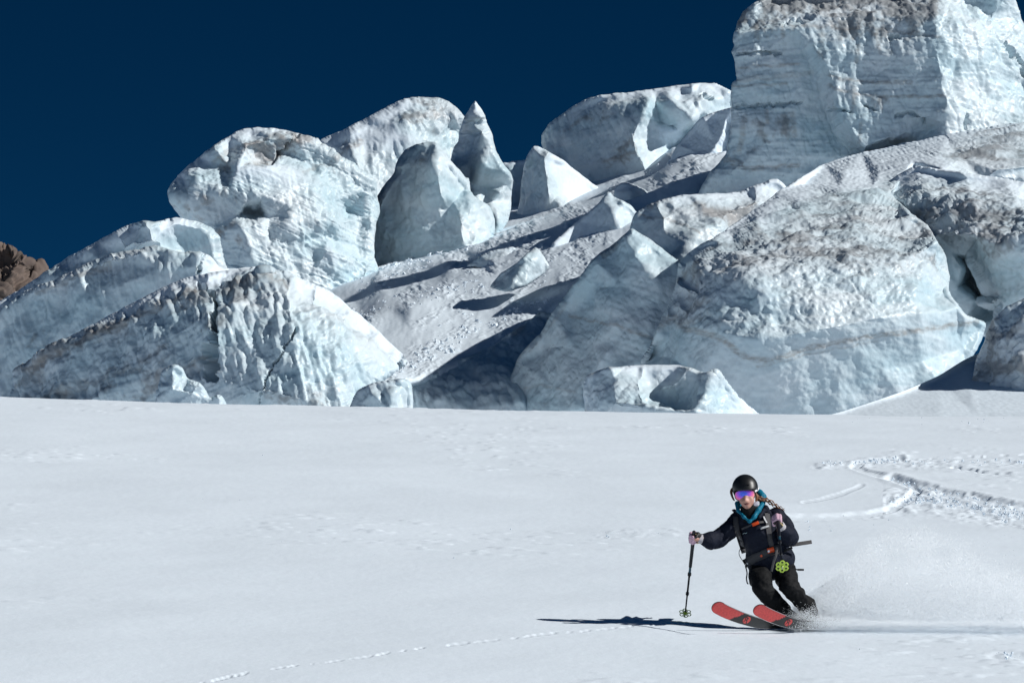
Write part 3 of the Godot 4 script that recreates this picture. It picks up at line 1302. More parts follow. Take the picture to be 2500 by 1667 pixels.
func build_skier() -> void:
	sk_b = frame_basis()
	sk_o = P(1850.0, 1532.0, 45.0)
	var person := gear("person", "skier in black helmet and dark jacket leaning into a turn on red skis", "person")
	# joints
	var hip_r := J(915, 940, -0.04)
	var hip_l := J(1115, 930, -0.06)
	var knee_r := J(938, 1120, 0.3)
	var knee_l := J(1168, 1112, 0.26)
	var ank_r := J(1178, 1378, 0.06)
	var ank_l := J(1330, 1345, 0.12)
	var waist := J(985, 850, 0.0)
	var chest := J(890, 620, 0.1)
	var neck := J(822, 480, 0.13)
	var head := J(800, 320, 0.17)
	var sh_r := J(725, 545, 0.1)
	var sh_l := J(1055, 520, 0.06)
	var el_r := J(548, 705, 0.2)
	var wr_r := J(405, 700, 0.33)
	var el_l := J(1163, 675, 0.12)
	var wr_l := J(1100, 600, 0.34)
	var hand_r := J(332, 690, 0.38)
	var hand_l := J(1078, 548, 0.42)
	# ---- body: one continuous figure with a face
	var bones := []
	bone(bones, J(1015, 915, -0.03), waist, 0.13, 0.12)
	bone(bones, waist, chest, 0.12, 0.135)
	bone(bones, chest, J(850, 540, 0.12), 0.135, 0.1)
	bone(bones, J(850, 540, 0.12), neck, 0.08, 0.05)
	bone(bones, neck, J(810, 400, 0.15), 0.052, 0.052)
	bone(bones, sh_r, sh_l, 0.06, 0.06)
	chain(bones, [sh_r, el_r, wr_r, hand_r], [0.055, 0.042, 0.03, 0.03])
	chain(bones, [sh_l, el_l, wr_l, hand_l], [0.055, 0.042, 0.03, 0.03])
	chain(bones, [hip_r, knee_r, ank_r], [0.085, 0.062, 0.042])
	chain(bones, [hip_l, knee_l, ank_l], [0.085, 0.062, 0.042])
	# skull, jaw, cheeks, nose
	bone(bones, J(790, 255, 0.16), J(790, 240, 0.1), 0.088, 0.09)
	bone(bones, J(795, 330, 0.2), J(800, 380, 0.21), 0.07, 0.058)
	bone(bones, J(800, 395, 0.235), J(801, 412, 0.245), 0.04, 0.03)
	bone(bones, J(756, 360, 0.235), J(765, 350, 0.235), 0.028, 0.028)
	bone(bones, J(836, 360, 0.235), J(828, 350, 0.235), 0.028, 0.028)
	bone(bones, J(787, 335, 0.268), J(784, 366, 0.286), 0.012, 0.015)
	bone(bones, J(771, 371, 0.272), J(798, 371, 0.272), 0.01, 0.01)
	part(person, "body", blob(bones, 0.011, 0.03), mats["skin"])
	# mouth
	part(person, "mouth", tube(smooth_line([J(772, 390, 0.268), J(788, 391, 0.281), J(802, 389, 0.284), J(816, 386, 0.276)], 3), [0.002, 0.004, 0.005, 0.006, 0.006, 0.006, 0.005, 0.004, 0.003, 0.002], 6), mats["mouth_dark"])
	part(person, "lower_lip", tube(smooth_line([J(775, 395, 0.27), J(790, 398, 0.284), J(804, 396, 0.286), J(815, 391, 0.278)], 3), [0.002, 0.004, 0.005, 0.006, 0.006, 0.006, 0.005, 0.004, 0.003, 0.002], 6), mats["lips"])
	# ---- trousers
	var tb := []
	bone(tb, J(1010, 905, -0.04), J(1010, 860, -0.02), 0.165, 0.16)
	chain(tb, [hip_r, J(915, 1040, 0.16), knee_r, J(1004, 1215, 0.24), J(1092, 1305, 0.14), J(1160, 1370, 0.07)], [0.115, 0.108, 0.096, 0.088, 0.084, 0.074])
	chain(tb, [hip_l, J(1140, 1030, 0.13), knee_l, J(1243, 1195, 0.22), J(1316, 1272, 0.15), J(1345, 1325, 0.1)], [0.115, 0.105, 0.092, 0.086, 0.086, 0.08])
	part(person, "trousers", blob(tb, 0.0125, 0.03, 0.018, 5.5, Vector3(1, 1.5, 1)), mats["black_cloth"])
	# ---- jacket
	var jb := []
	bone(jb, J(1005, 880, -0.02), J(985, 840, 0.0), 0.2, 0.185)
	bone(jb, J(985, 840, 0.0), chest, 0.18, 0.178)
	bone(jb, chest, J(870, 560, 0.1), 0.175, 0.145)
	bone(jb, J(860, 540, 0.1), J(830, 480, 0.11), 0.11, 0.085)
	bone(jb, J(735, 548, 0.09), J(1045, 520, 0.05), 0.092, 0.096)
	bone(jb, J(905, 880, -0.02), J(1105, 865, -0.03), 0.135, 0.125)
	chain(jb, [sh_r, J(635, 625, 0.15), el_r, J(480, 712, 0.26), J(400, 702, 0.33)], [0.088, 0.082, 0.084, 0.075, 0.05])
	chain(jb, [sh_l, J(1125, 600, 0.08), el_l, J(1138, 655, 0.23), J(1105, 610, 0.33)], [0.098, 0.092, 0.088, 0.075, 0.052])
	var jacket := part(person, "jacket", blob(jb, 0.0125, 0.045, 0.016, 5.5), mats["navy_cloth"])
	part(jacket, "chest_mark", webbing(jb, 0.045, [[762, 654], [775, 646], [790, 648], [800, 641]], 0.006, 0.012), mats["pole_print"])
	part(jacket, "collar", blob([[J(735, 470, 0.16), J(690, 452, 0.12), 0.02, 0.012], [J(735, 470, 0.16), J(765, 520, 0.22), 0.022, 0.022], [J(690, 452, 0.12), J(668, 446, 0.1), 0.014, 0.006]], 0.008, 0.02), mats["navy_cloth"])
	part(jacket, "collar", blob([[J(960, 430, 0.1), J(985, 480, 0.13), 0.034, 0.036], [J(940, 450, 0.16), J(905, 510, 0.24), 0.026, 0.024]], 0.008, 0.02), mats["navy_cloth"])
	# ---- neck warmer and hood
	part(person, "neck_warmer", blob([[J(815, 440, 0.17), J(818, 500, 0.17), 0.075, 0.088], [J(800, 450, 0.2), J(850, 440, 0.18), 0.06, 0.06]], 0.009, 0.03), mats["black_cloth"])
	part(person, "grey_scarf", blob([[J(862, 398, 0.2), J(884, 385, 0.17), 0.018, 0.02], [J(856, 414, 0.215), J(880, 402, 0.2), 0.016, 0.02]], 0.006, 0.02), mats["grey_fleece"])
	var hb := []
	chain(hb, [J(712, 395, 0.12), J(722, 450, 0.2), J(770, 505, 0.28), J(822, 548, 0.31)], [0.02, 0.017, 0.014, 0.012])
	chain(hb, [J(822, 548, 0.31), J(862, 505, 0.285), J(900, 445, 0.24), J(932, 395, 0.17)], [0.012, 0.021, 0.024, 0.022])
	chain(hb, [J(935, 388, 0.1), J(930, 335, 0.04), J(905, 300, 0.0)], [0.03, 0.042, 0.042])
	bone(hb, J(715, 390, 0.06), J(735, 400, -0.02), 0.026, 0.04)
	part(person, "hood", blob(hb, 0.008, 0.02, 0.004, 14.0), mats["teal_cloth"])
	# ---- helmet
	var hc := J(783, 252, 0.14)
	part(person, "helmet", helmet_mesh(hc), mats["helmet_shell"])
	part(person, "helmet_vent", box_mesh(hc + Vector3(0.01, 0.035, 0.138), Vector3(0.05, 0.006, 0.006), Basis(Vector3.RIGHT, -0.3)), mats["black_plastic"])
	# ---- goggles
	var goggles := part(person, "goggles", lens_mesh(J(780, 300, 0.13)), mats["lens"])
	part(goggles, "frame", goggle_frame(J(780, 300, 0.13)), mats["black_plastic"])
	part(goggles, "strap", tube(smooth_line([J(868, 282, 0.225), J(884, 272, 0.19), J(897, 262, 0.14), J(902, 256, 0.1)], 3), [0.012, 0.013, 0.014, 0.014, 0.014, 0.014, 0.014, 0.014, 0.014, 0.013], 8, 0.3, Vector3(0.8, 0, 0.6)), mats["white_plastic"])
	# ---- hair
	var strands := [[[-3, 0, 0.0], 0.016], [[8, 8, 0.012], 0.013], [[-6, 10, 0.01], 0.012], [[4, -8, -0.01], 0.012]]
	for s in strands.size():
		var o: Array = strands[s][0]
		var line := smooth_line([J(880 + o[0], 320 + o[1], 0.12 + o[2]), J(905 + o[0], 345 + o[1] * 1.5, 0.13 + o[2]), J(950 + o[0] * 1.5, 352 + o[1], 0.13 + o[2]), J(1000 + o[0], 372 + o[1] * 1.6, 0.12 - o[2]), J(1045 + o[0] * 2, 405 + o[1] * 1.2, 0.1 + o[2]), J(1085 + o[0], 428 + o[1] * 1.4, 0.09), J(1122 + o[0], 442 + o[1], 0.08)], 6)
		var rad := []
		for i in line.size():
			var t := float(i) / (line.size() - 1)
			rad.append(strands[s][1] * (1.0 - 0.75 * t) * (0.8 + 0.3 * sin(i * 1.9 + s * 2.0)))
			line[i] += Vector3(0, sin(i * 1.1 + s * 1.7), cos(i * 1.3 + s)) * 0.006
		part(person, "hair", tube(line, rad, 7), mats["hair_light"] if s % 2 == 1 else mats["hair"])
	part(person, "hair", tube(smooth_line([J(676, 250, 0.12), J(662, 285, 0.13), J(672, 330, 0.14), J(690, 365, 0.15)], 4), [0.006, 0.01, 0.013, 0.014, 0.014, 0.014, 0.013, 0.012, 0.011, 0.01, 0.009, 0.008, 0.006], 7), mats["hair"])
	part(person, "hair", tube(smooth_line([J(875, 300, 0.17), J(885, 330, 0.18), J(880, 365, 0.17), J(890, 390, 0.16)], 4), [0.008, 0.01, 0.012, 0.014, 0.014, 0.013, 0.013, 0.012, 0.011, 0.01, 0.009, 0.008, 0.005], 7), mats["hair_light"])
	# ---- poles: tip of the first points back, tip of the second toward the viewer
	var p1a := J(338, 642, 0.4)
	var p1b := J(262, 1342, -0.32)
	var p2a := J(1062, 500, 0.36)
	var p2b := J(1106, 936, 1.28)
	ski_pole("black ski pole with dark lime basket in the outstretched gloved hand", p1a, p1b, false)
	ski_pole("black ski pole pointed forward showing its bright lime basket before the thigh", p2a, p2b, true)
	glove(person, hand_r, wr_r, p1a, p1b, -1.0)
	glove(person, hand_l, wr_l, p2a, p2b, 1.0)
	# ---- boots
	boot(person, ank_r, J(1120, 1418, 0.2), J(1235, 1415, -0.06))
	boot(person, ank_l, J(1270, 1420, 0.3), J(1385, 1395, 0.0))
	# ---- skis
	ski("red-tipped ski with black base and red oval mark, tip clear of the snow", [[505, 1268, 0.80], [560, 1300, 0.75], [640, 1340, 0.68], [780, 1394, 0.54], [950, 1436, 0.34], [1180, 1432, 0.04], [1400, 1428, -0.26], [1520, 1424, -0.42]])
	ski("red-tipped ski with black base cutting into the snow under the spray", [[868, 1290, 0.92], [920, 1322, 0.87], [1000, 1362, 0.80], [1130, 1412, 0.68], [1240, 1438, 0.52], [1360, 1440, 0.22], [1500, 1432, -0.12], [1600, 1428, -0.36]])
	# ---- backpack with its straps
	var pack := gear("backpack", "dark backpack with grey straps and orange buckles worn by the skier", "backpack")
	part(pack, "pack_body", blob([[J(900, 540, -0.14), J(960, 800, -0.2), 0.12, 0.13], [J(840, 560, -0.14), J(900, 800, -0.2), 0.1, 0.1], [J(980, 540, -0.14), J(1040, 790, -0.2), 0.1, 0.1]], 0.015, 0.06), mats["pack_black"])
	part(pack, "shoulder_strap", webbing(jb, 0.045, [[700, 500], [702, 560], [718, 640], [742, 720], [775, 820]], 0.05, 0.014), mats["strap_grey"])
	part(pack, "shoulder_strap", webbing(jb, 0.045, [[975, 470], [985, 540], [990, 620], [1000, 700], [1020, 780]], 0.048, 0.014), mats["strap_grey"])
	var chest_strap := part(pack, "chest_strap", webbing(jb, 0.045, [[752, 612], [800, 592], [850, 570], [905, 553], [960, 545]], 0.02, 0.022), mats["strap_pale"])
	part(chest_strap, "buckle", webbing(jb, 0.045, [[845, 576], [870, 566], [902, 552]], 0.032, 0.034), mats["orange_plastic"])
	part(pack, "clip", webbing(jb, 0.045, [[916, 606], [950, 596], [992, 583]], 0.02, 0.03), mats["clip_grey"])
	part(pack, "clip", webbing(jb, 0.045, [[945, 500], [958, 530], [974, 556]], 0.014, 0.034), mats["clip_grey"])
	var hipbelt := part(pack, "hip_belt", webbing(jb, 0.045, [[775, 916], [815, 892], [870, 862], [930, 838], [975, 815], [1040, 792], [1085, 782]], 0.085, 0.016), mats["strap_grey"])
	part(hipbelt, "buckle", webbing(jb, 0.045, [[978, 802], [1005, 795], [1036, 786]], 0.05, 0.034), mats["orange_plastic"], Vector3.ZERO)
	part(hipbelt, "buckle_prong", webbing(jb, 0.045, [[984, 812], [994, 795]], 0.02, 0.042), mats["white_plastic"])
	part(hipbelt, "badge", webbing(jb, 0.045, [[918, 850], [926, 843], [932, 840]], 0.02, 0.03), mats["orange_plastic"])
	part(hipbelt, "logo", webbing(jb, 0.045, [[782, 918], [796, 908], [808, 916]], 0.014, 0.03), mats["white_plastic"])
	part(pack, "strap_end", strap_mesh(smooth_line([J(1125, 742, 0.1), J(1180, 748, 0.12), J(1260, 738, 0.12), J(1363, 722, 0.1)], 3), 0.038, Vector3(0, 0.2, 1)), mats["strap_pale"])
	part(pack, "strap_end", tube([J(1120, 806, 0.1), J(1160, 788, 0.12), J(1193, 772, 0.13)], [0.012, 0.013, 0.013], 8), mats["pack_black"])
	part(pack, "strap_end", tube([J(1160, 948, 0.08), J(1220, 962, 0.1), J(1240, 964, 0.1)], [0.007, 0.007, 0.007], 7), mats["pack_black"])
	part(pack, "strap_end", tube([J(1240, 964, 0.1), J(1295, 965, 0.1)], [0.01, 0.01], 8), mats["pack_black"])
	part(pack, "strap_end", strap_mesh(smooth_line([J(1060, 770, 0.24), J(1052, 840, 0.26), J(1030, 900, 0.25), J(1012, 980, 0.24)], 3), 0.024, Vector3(0, 0, 1)), mats["strap_pale"])
	part(pack, "cord", tube(smooth_line([J(742, 780, 0.14), J(730, 815, 0.15), J(738, 850, 0.15), J(765, 890, 0.15)], 4), _same(0.004, 13), 6), mats["pack_black"])
	part(pack, "cord", tube(smooth_line([J(785, 930, 0.14), J(800, 990, 0.15), J(795, 1040, 0.15), J(803, 1082, 0.15), J(812, 1084, 0.15)], 4), _same(0.007, 17), 6), mats["pack_black"])

func _same(r: float, n: int) -> Array:
	var a := []
	for i in n:
		a.append(r)
	return a

func helmet_mesh(c: Vector3) -> ArrayMesh:
	var v := PackedVector3Array()
	var idx := PackedInt32Array()
	var na := 40
	var nb := 16
	var tilt := Basis(Vector3(0, 0, 1), 0.06) * Basis(Vector3.UP, 0.1) * Basis(Vector3.RIGHT, 0.1)
	for layer in 2:
		for j in nb + 1:
			for i in na:
				var a := TAU * i / na            # 0 at the front
				var fr := cos(a)
				var low := lerpf(1.62, 2.15, sstep(0.55, -0.1, fr))   # how far the shell comes down
				low = lerpf(low, 2.0, sstep(-0.4, -0.9, fr))
				var th := low * j / nb
				var rad := 1.0 - 0.06 * layer
				if j == nb and layer == 0:
					rad = 1.015
				var brim := 0.0
				if fr > 0.3 and layer == 0:
					brim = 0.012 * sstep(0.75, 1.0, float(j) / nb) * sstep(0.3, 0.7, fr)
				var p := Vector3(sin(a) * sin(th) * 0.127, cos(th) * 0.132, fr * sin(th) * (0.142 + brim)) * rad
				v.push_back(c + tilt * p)
	for layer in 2:
		var o := layer * (nb + 1) * na
		for j in nb:
			for i in na:
				var a := o + j * na + i
				var b := o + j * na + (i + 1) % na
				if layer == 0:
					idx.append_array(PackedInt32Array([a, a + na, b, b, a + na, b + na]))
				else:
					idx.append_array(PackedInt32Array([a, b, a + na, b, b + na, a + na]))
	var o1 := nb * na
	var o2 := (nb + 1) * na + nb * na
	for i in na:
		idx.append_array(PackedInt32Array([o1 + i, o2 + i, o1 + (i + 1) % na, o1 + (i + 1) % na, o2 + i, o2 + (i + 1) % na]))
	var st := SurfaceTool.new()
	st.begin(Mesh.PRIMITIVE_TRIANGLES)
	st.set_smooth_group(0)
	for p in v:
		st.add_vertex(p)
	for i in idx:
		st.add_index(i)
	st.generate_normals()
	return st.commit()

func lens_edge(s: float) -> Vector2:
	# outline of the lens in its own flat measure, s from 0 to 1 round it
	var a := TAU * s
	var x := cos(a)
	var y := sin(a)
	var e := Vector2(signf(x) * pow(absf(x), 0.75) * 0.107, signf(y) * pow(absf(y), 0.8) * 0.052)
	if y < 0.0:
		e.y += 0.028 * exp(-pow(e.x / 0.022, 2.0))      # notch over the nose
	return e

func lens_point(c: Vector3, e: Vector2, out: float) -> Vector3:
	var tilt := Basis(Vector3(0, 0, 1), 0.09) * Basis(Vector3.UP, -0.06) * Basis(Vector3.RIGHT, 0.12)
	var an := e.x / 0.128
	var z := 0.128 * cos(an) + 0.012 * (1.0 - pow(e.y / 0.06, 2.0))
	return c + tilt * (Vector3(0.128 * sin(an), e.y, z) * out)

func lens_mesh(c: Vector3) -> ArrayMesh:
	var v := PackedVector3Array()
	var n := PackedVector3Array()
	var col := PackedColorArray()
	var idx := PackedInt32Array()
	var na := 48
	var nb := 8
	for j in nb + 1:
		for i in na:
			var e := lens_edge(float(i) / na) * (float(j) / nb)
			v.push_back(lens_point(c, e, 1.03))
			var d := lens_point(c, e + Vector2(0.002, 0), 1.03) - v[-1]
			var u := lens_point(c, e + Vector2(0, 0.002), 1.03) - v[-1]
			n.push_back(d.cross(u).normalized())
			# mirror coating: blue in the middle, violet, pink and orange toward the rim
			var r := Vector2((e.x + 0.012) / 0.105, (e.y - 0.016) / 0.062).length()
			var k := Color(0.09, 0.16, 0.85).lerp(Color(0.45, 0.12, 0.75), sstep(0.25, 0.6, r))
			k = k.lerp(Color(0.9, 0.2, 0.42), sstep(0.55, 0.9, r)).lerp(Color(1.0, 0.45, 0.28), sstep(0.9, 1.25, r))
			col.push_back(k)
	for j in nb:
		for i in na:
			var a := j * na + i
			var b := j * na + (i + 1) % na
			idx.append_array(PackedInt32Array([a, b, a + na, b, b + na, a + na]))
	return arrays_mesh(v, n, col, idx)

func goggle_frame(c: Vector3) -> ArrayMesh:
	var pts := []
	var rad := []
	for i in 50:
		pts.append(lens_point(c, lens_edge(float(i % 48) / 48.0), 1.0))
		rad.append(0.0065)
	return tube(pts, rad, 8)

func ski_pole(label: String, a: Vector3, b: Vector3, front: bool) -> void:
	var t := (b - a).normalized()
	var pole := thing("ski_pole", label, "ski pole", sk_o + sk_b * b, sk_b, "")
	var L := a.distance_to(b)
	var off := -b
	var at := func(s: float) -> Vector3: return a + t * s
	part(pole, "grip", tube([at.call(-0.02), at.call(0.0), at.call(0.03), at.call(0.1), at.call(0.13), at.call(0.2), at.call(L * 0.42)], [0.012, 0.02, 0.017, 0.018, 0.02, 0.018, 0.0165], 12), mats["pole_black"], off)
	part(pole, "upper_shaft", tube([at.call(L * 0.42), at.call(L * 0.5)], [0.0125, 0.0125], 10), mats["pole_blue"], off)
	part(pole, "clamp", tube([at.call(L * 0.49), at.call(L * 0.5), at.call(L * 0.525), at.call(L * 0.535)], [0.013, 0.019, 0.019, 0.012], 10), mats["black_plastic"], off)
	part(pole, "middle_shaft", tube([at.call(L * 0.53), at.call(L * 0.74)], [0.0105, 0.0105], 10), mats["pole_black"], off)
	part(pole, "clamp", tube([at.call(L * 0.735), at.call(L * 0.745), at.call(L * 0.765), at.call(L * 0.775)], [0.012, 0.017, 0.017, 0.011], 10), mats["black_plastic"], off)
	part(pole, "lower_shaft", tube([at.call(L * 0.77), at.call(L)], [0.0085, 0.0075], 10), mats["pole_black"], off)
	part(pole, "tip", tube([b, b + t * 0.045, b + t * 0.06], [0.0075, 0.006, 0.002], 8), mats["grey_metal"], off)
	# basket: hub, six petals with openings
	var x := t.cross(Vector3.UP).normalized()
	var y := x.cross(t).normalized()
	var bk := part(pole, "basket", tube([b - t * 0.018, b + t * 0.012], [0.0155, 0.0155], 14), mats["basket_lime"], off)
	for k in 6:
		var an := TAU * (k + 0.5) / 6.0
		var w := 0.40
		var pts := []
		for q in [[0.012, 0.0], [0.052, -w], [0.058, -w * 0.45], [0.059, 0.0], [0.058, w * 0.45], [0.052, w], [0.012, 0.0]]:
			pts.append(b + (x * cos(an + q[1]) + y * sin(an + q[1])) * q[0])
		part(bk, "petal", tube(pts, _same(0.0078 if front else 0.0052, 7), 7, 0.5, t), mats["basket_lime"])

func glove(person: Node3D, h: Vector3, wrist: Vector3, a: Vector3, b: Vector3, side: float) -> void:
	# hand closed on the grip: palm beside it, four fingers round it, thumb across
	var t := (b - a).normalized()
	var out := (h - wrist)
	out = (out - t * out.dot(t)).normalized()       # from the wrist toward the knuckles
	var fr := t.cross(out) * -side                  # across the grip
	if fr.z < 0.0:
		fr = -fr
	var axis := a + t * 0.07
	var palm := part(person, "glove", blob([[wrist, axis - out * 0.045 + fr * 0.0, 0.036, 0.036], [axis - out * 0.04 - t * 0.03, axis - out * 0.035 + t * 0.045, 0.03, 0.028], [axis + fr * -0.03 - t * 0.03, axis - fr * 0.03 + t * 0.05, 0.02, 0.018]], 0.006, 0.025), mats["glove_black"])
	for k in 4:
		var s := -0.035 + 0.026 * k
		var r: float = [0.0155, 0.0162, 0.0155, 0.014][k]
		var base := axis + t * s
		var reach: float = [1.0, 1.06, 1.0, 0.9][k]
		var pts := [base - out * 0.02 - fr * 0.034, base + out * 0.02 * reach - fr * 0.03, base + out * 0.034 * reach + fr * 0.004, base + out * 0.018 + fr * 0.032 * reach, base - out * 0.012 + fr * 0.03]
		part(palm, "finger", blob([[pts[0], pts[1], r, r], [pts[1], pts[2], r, r], [pts[2], pts[3], r, r * 0.95], [pts[3], pts[4], r * 0.95, r * 0.8]], 0.0045, 0.008), mats["pink_leather"])
	var th := axis - t * 0.045
	part(palm, "thumb", blob([[th - out * 0.04 + fr * 0.01, th - out * 0.012 + fr * 0.036, 0.015, 0.014], [th - out * 0.012 + fr * 0.036, th + out * 0.016 + fr * 0.034 + t * 0.008, 0.014, 0.011]], 0.0045, 0.01), mats["glove_black"])
	part(palm, "back_panel", blob([[axis - fr * 0.042 - t * 0.03 - out * 0.02, axis - fr * 0.042 + t * 0.045 - out * 0.02, 0.02, 0.018], [axis - fr * 0.04 - t * 0.02 + out * 0.012, axis - fr * 0.04 + t * 0.04 + out * 0.012, 0.018, 0.016]], 0.006, 0.02), mats["pink_leather"])
	part(palm, "cuff", tube([axis.lerp(wrist, 0.55), axis.lerp(wrist, 0.8), wrist], [0.04, 0.046, 0.048], 14), mats["glove_grey"])
	part(palm, "wrist_loop", tube(smooth_line([a, axis - out * 0.06 + fr * 0.03, axis - out * 0.05 + t * 0.05 + fr * 0.035, axis + t * 0.05 + fr * 0.02], 4), _same(0.005, 13), 6), mats["cord_tan"])

func boot(person: Node3D, ankle: Vector3, toe: Vector3, heel: Vector3) -> void:
	var bt := part(person, "ski_boot", blob([[ankle, ankle.lerp(heel, 0.5), 0.07, 0.062], [ankle.lerp(heel, 0.5), heel, 0.06, 0.05], [heel, toe, 0.05, 0.045], [ankle.lerp(toe, 0.35), toe, 0.06, 0.045]], 0.011, 0.04), mats["boot_plastic"])
	for k in 2:
		var m := ankle.lerp(toe, 0.3 + 0.3 * k)
		part(bt, "buckle", box_mesh(m + Vector3(0.0, 0.03, 0.055), Vector3(0.05, 0.012, 0.012), Basis(Vector3(0, 0, 1), 0.3)), mats["grey_metal"])

func ski(label: String, line: Array) -> void:
	var pts := []
	for q in line:
		pts.append(J(q[0], q[1], q[2]))
	var c := smooth_line(pts, 10)
	var m := c.size()
	var len := [0.0]
	for i in range(1, m):
		len.append(len[-1] + c[i].distance_to(c[i - 1]))
	var total: float = len[-1]
	var mid: Vector3 = c[m / 2]
	var root := thing("ski", label, "ski", sk_o + sk_b * mid, sk_b, "")
	var nw := 14
	var v := PackedVector3Array()
	var col := PackedColorArray()
	var idx := PackedInt32Array()
	var ve := PackedVector3Array()
	var frames := []
	# round shovel: extra stations at the tip
	var st_list := []
	for k in 8:
		st_list.append(0.075 * pow(float(k) / 8.0, 2.0))
	for i in range(0, 200):
		var s := 0.075 + (total - 0.075) * i / 199.0
		st_list.append(s)
	for s in st_list:
		var i := 1
		while i < m - 1 and len[i] < s:
			i += 1
		var f: float = clampf((s - len[i - 1]) / maxf(len[i] - len[i - 1], 1e-6), 0.0, 1.0)
		var p: Vector3 = c[i - 1].lerp(c[i], f)
		var t: Vector3 = (c[mini(i + 2, m - 1)] - c[maxi(i - 3, 0)]).normalized()
		var w := Vector3(0.58, 0.77, 0.26)
		w = (w - t * w.dot(t)).normalized()
		var half := 0.066 - 0.012 * sstep(0.12, 0.8, s)
		if s < 0.075:
			half *= sqrt(maxf(0.0004, 1.0 - pow(1.0 - s / 0.075, 2.0)))
		elif total - s < 0.03:
			half *= 0.5 + 0.5 * (total - s) / 0.03
		var nrm := t.cross(w).normalized()
		if nrm.z < 0.0:
			nrm = -nrm
		frames.append([p, t, w, nrm, half, s])
	for fr in frames:
		for j in nw + 1:
			var e := -1.0 + 2.0 * j / nw
			v.push_back(fr[0] + fr[2] * (fr[4] * e) + fr[3] * 0.006 - mid)
			var s: float = fr[5]
			var edge := 0.325 + 0.05 * e + 0.02 * (sstep(-0.25, -0.05, e) - 0.5) + 0.008 * nz_fine.get_noise_2d(e * 1.3, 4.0)
			var red := s < edge
			var k := Color(0.60, 0.065, 0.06) if red else Color(0.013, 0.013, 0.014)
			if red:
				var g := 1.0 + 0.3 * nz_fine.get_noise_2d(s * 45.0, e * 6.0)
				k = Color(k.r * g, k.g * g, k.b * g)
				if s < 0.022 or absf(e) > 0.93:
					k = Color(0.45, 0.03, 0.03)
			col.push_back(k)
	var nf := frames.size()
	for i in nf - 1:
		for j in nw:
			var a := i * (nw + 1) + j
			var b := a + nw + 1
			idx.append_array(PackedInt32Array([a, a + 1, b, b, a + 1, b + 1]))
	var nn := PackedVector3Array()
	for fr in frames:
		for j in nw + 1:
			nn.push_back(fr[3])
	part(root, "base", arrays_mesh(v, nn, col, idx), mats["ski_print"])
	# top sheet and side walls
	var sv := PackedVector3Array()
	var si := PackedInt32Array()
	for fr in frames:
		for q in [[-1.0, 0.0055], [-1.0, -0.006], [1.0, -0.006], [1.0, 0.0055]]:
			sv.push_back(fr[0] + fr[2] * (fr[4] * q[0]) + fr[3] * q[1] - mid)
	for i in nf - 1:
		for q in 3:
			var a := i * 4 + q
			si.append_array(PackedInt32Array([a, a + 4, a + 1, a + 1, a + 4, a + 5]))
	var tool := SurfaceTool.new()
	tool.begin(Mesh.PRIMITIVE_TRIANGLES)
	tool.set_smooth_group(-1)
	for q in si:
		tool.add_vertex(sv[q])
	tool.generate_normals()
	part(root, "top_sheet", tool.commit(), mats["ski_black"])
	# steel edges
	for e in [-1.0, 1.0]:
		var ep := []
		for k in range(10, nf, 6):
			ep.append(frames[k][0] + frames[k][2] * frames[k][4] * e + frames[k][3] * 0.005 - mid)
		part(root, "steel_edge", tube(ep, _same(0.0022, ep.size()), 5), mats["ski_edge"])
	# oval mark with a slanted letter
	var fi := 0
	while fi < nf - 1 and frames[fi][5] < 0.46:
		fi += 1
	var fr: Array = frames[fi]
	var base: Vector3 = fr[0] + fr[3] * 0.0075 - mid
	var ov := PackedVector3Array([base])
	var oi := PackedInt32Array()
	var u: Vector3 = fr[2]
	var w2: Vector3 = fr[1]
	for k in 28:
		var an := TAU * k / 28.0
		ov.push_back(base + u * cos(an) * 0.042 + w2 * sin(an) * 0.046)
		oi.append_array(PackedInt32Array([0, 1 + k, 1 + (k + 1) % 28]))
	var on := PackedVector3Array()
	for k in ov.size():
		on.push_back(fr[3])
	var oval := part(root, "oval_mark", arrays_mesh(ov, on, PackedColorArray(), oi), mats["ski_red"])
	var strokes := [[[-0.042, 0.022], [0.034, -0.012]], [[0.034, -0.012], [0.028, -0.032]], [[0.028, -0.032], [0.004, -0.02]], [[0.004, -0.02], [-0.006, 0.006]], [[-0.002, -0.014], [-0.034, -0.022]], [[0.02, 0.012], [0.034, -0.012]]]
	for q in strokes:
		var sa: Vector3 = base + u * q[0][0] * 0.88 + w2 * q[0][1] * 1.1 + fr[3] * 0.0012
		var sb: Vector3 = base + u * q[1][0] * 0.88 + w2 * q[1][1] * 1.1 + fr[3] * 0.0012
		part(oval, "letter_stroke", tube([sa, sb], [0.0042, 0.0042], 6, 0.25, fr[3]), mats["ski_black"])
	# binding
	var bf: Array = frames[int(nf * 0.56)]
	part(root, "binding", box_mesh(bf[0] - bf[3] * 0.022 - mid, Vector3(0.07, 0.03, 0.28), Basis(bf[2], bf[3], bf[2].cross(bf[3]))), mats["black_plastic"])


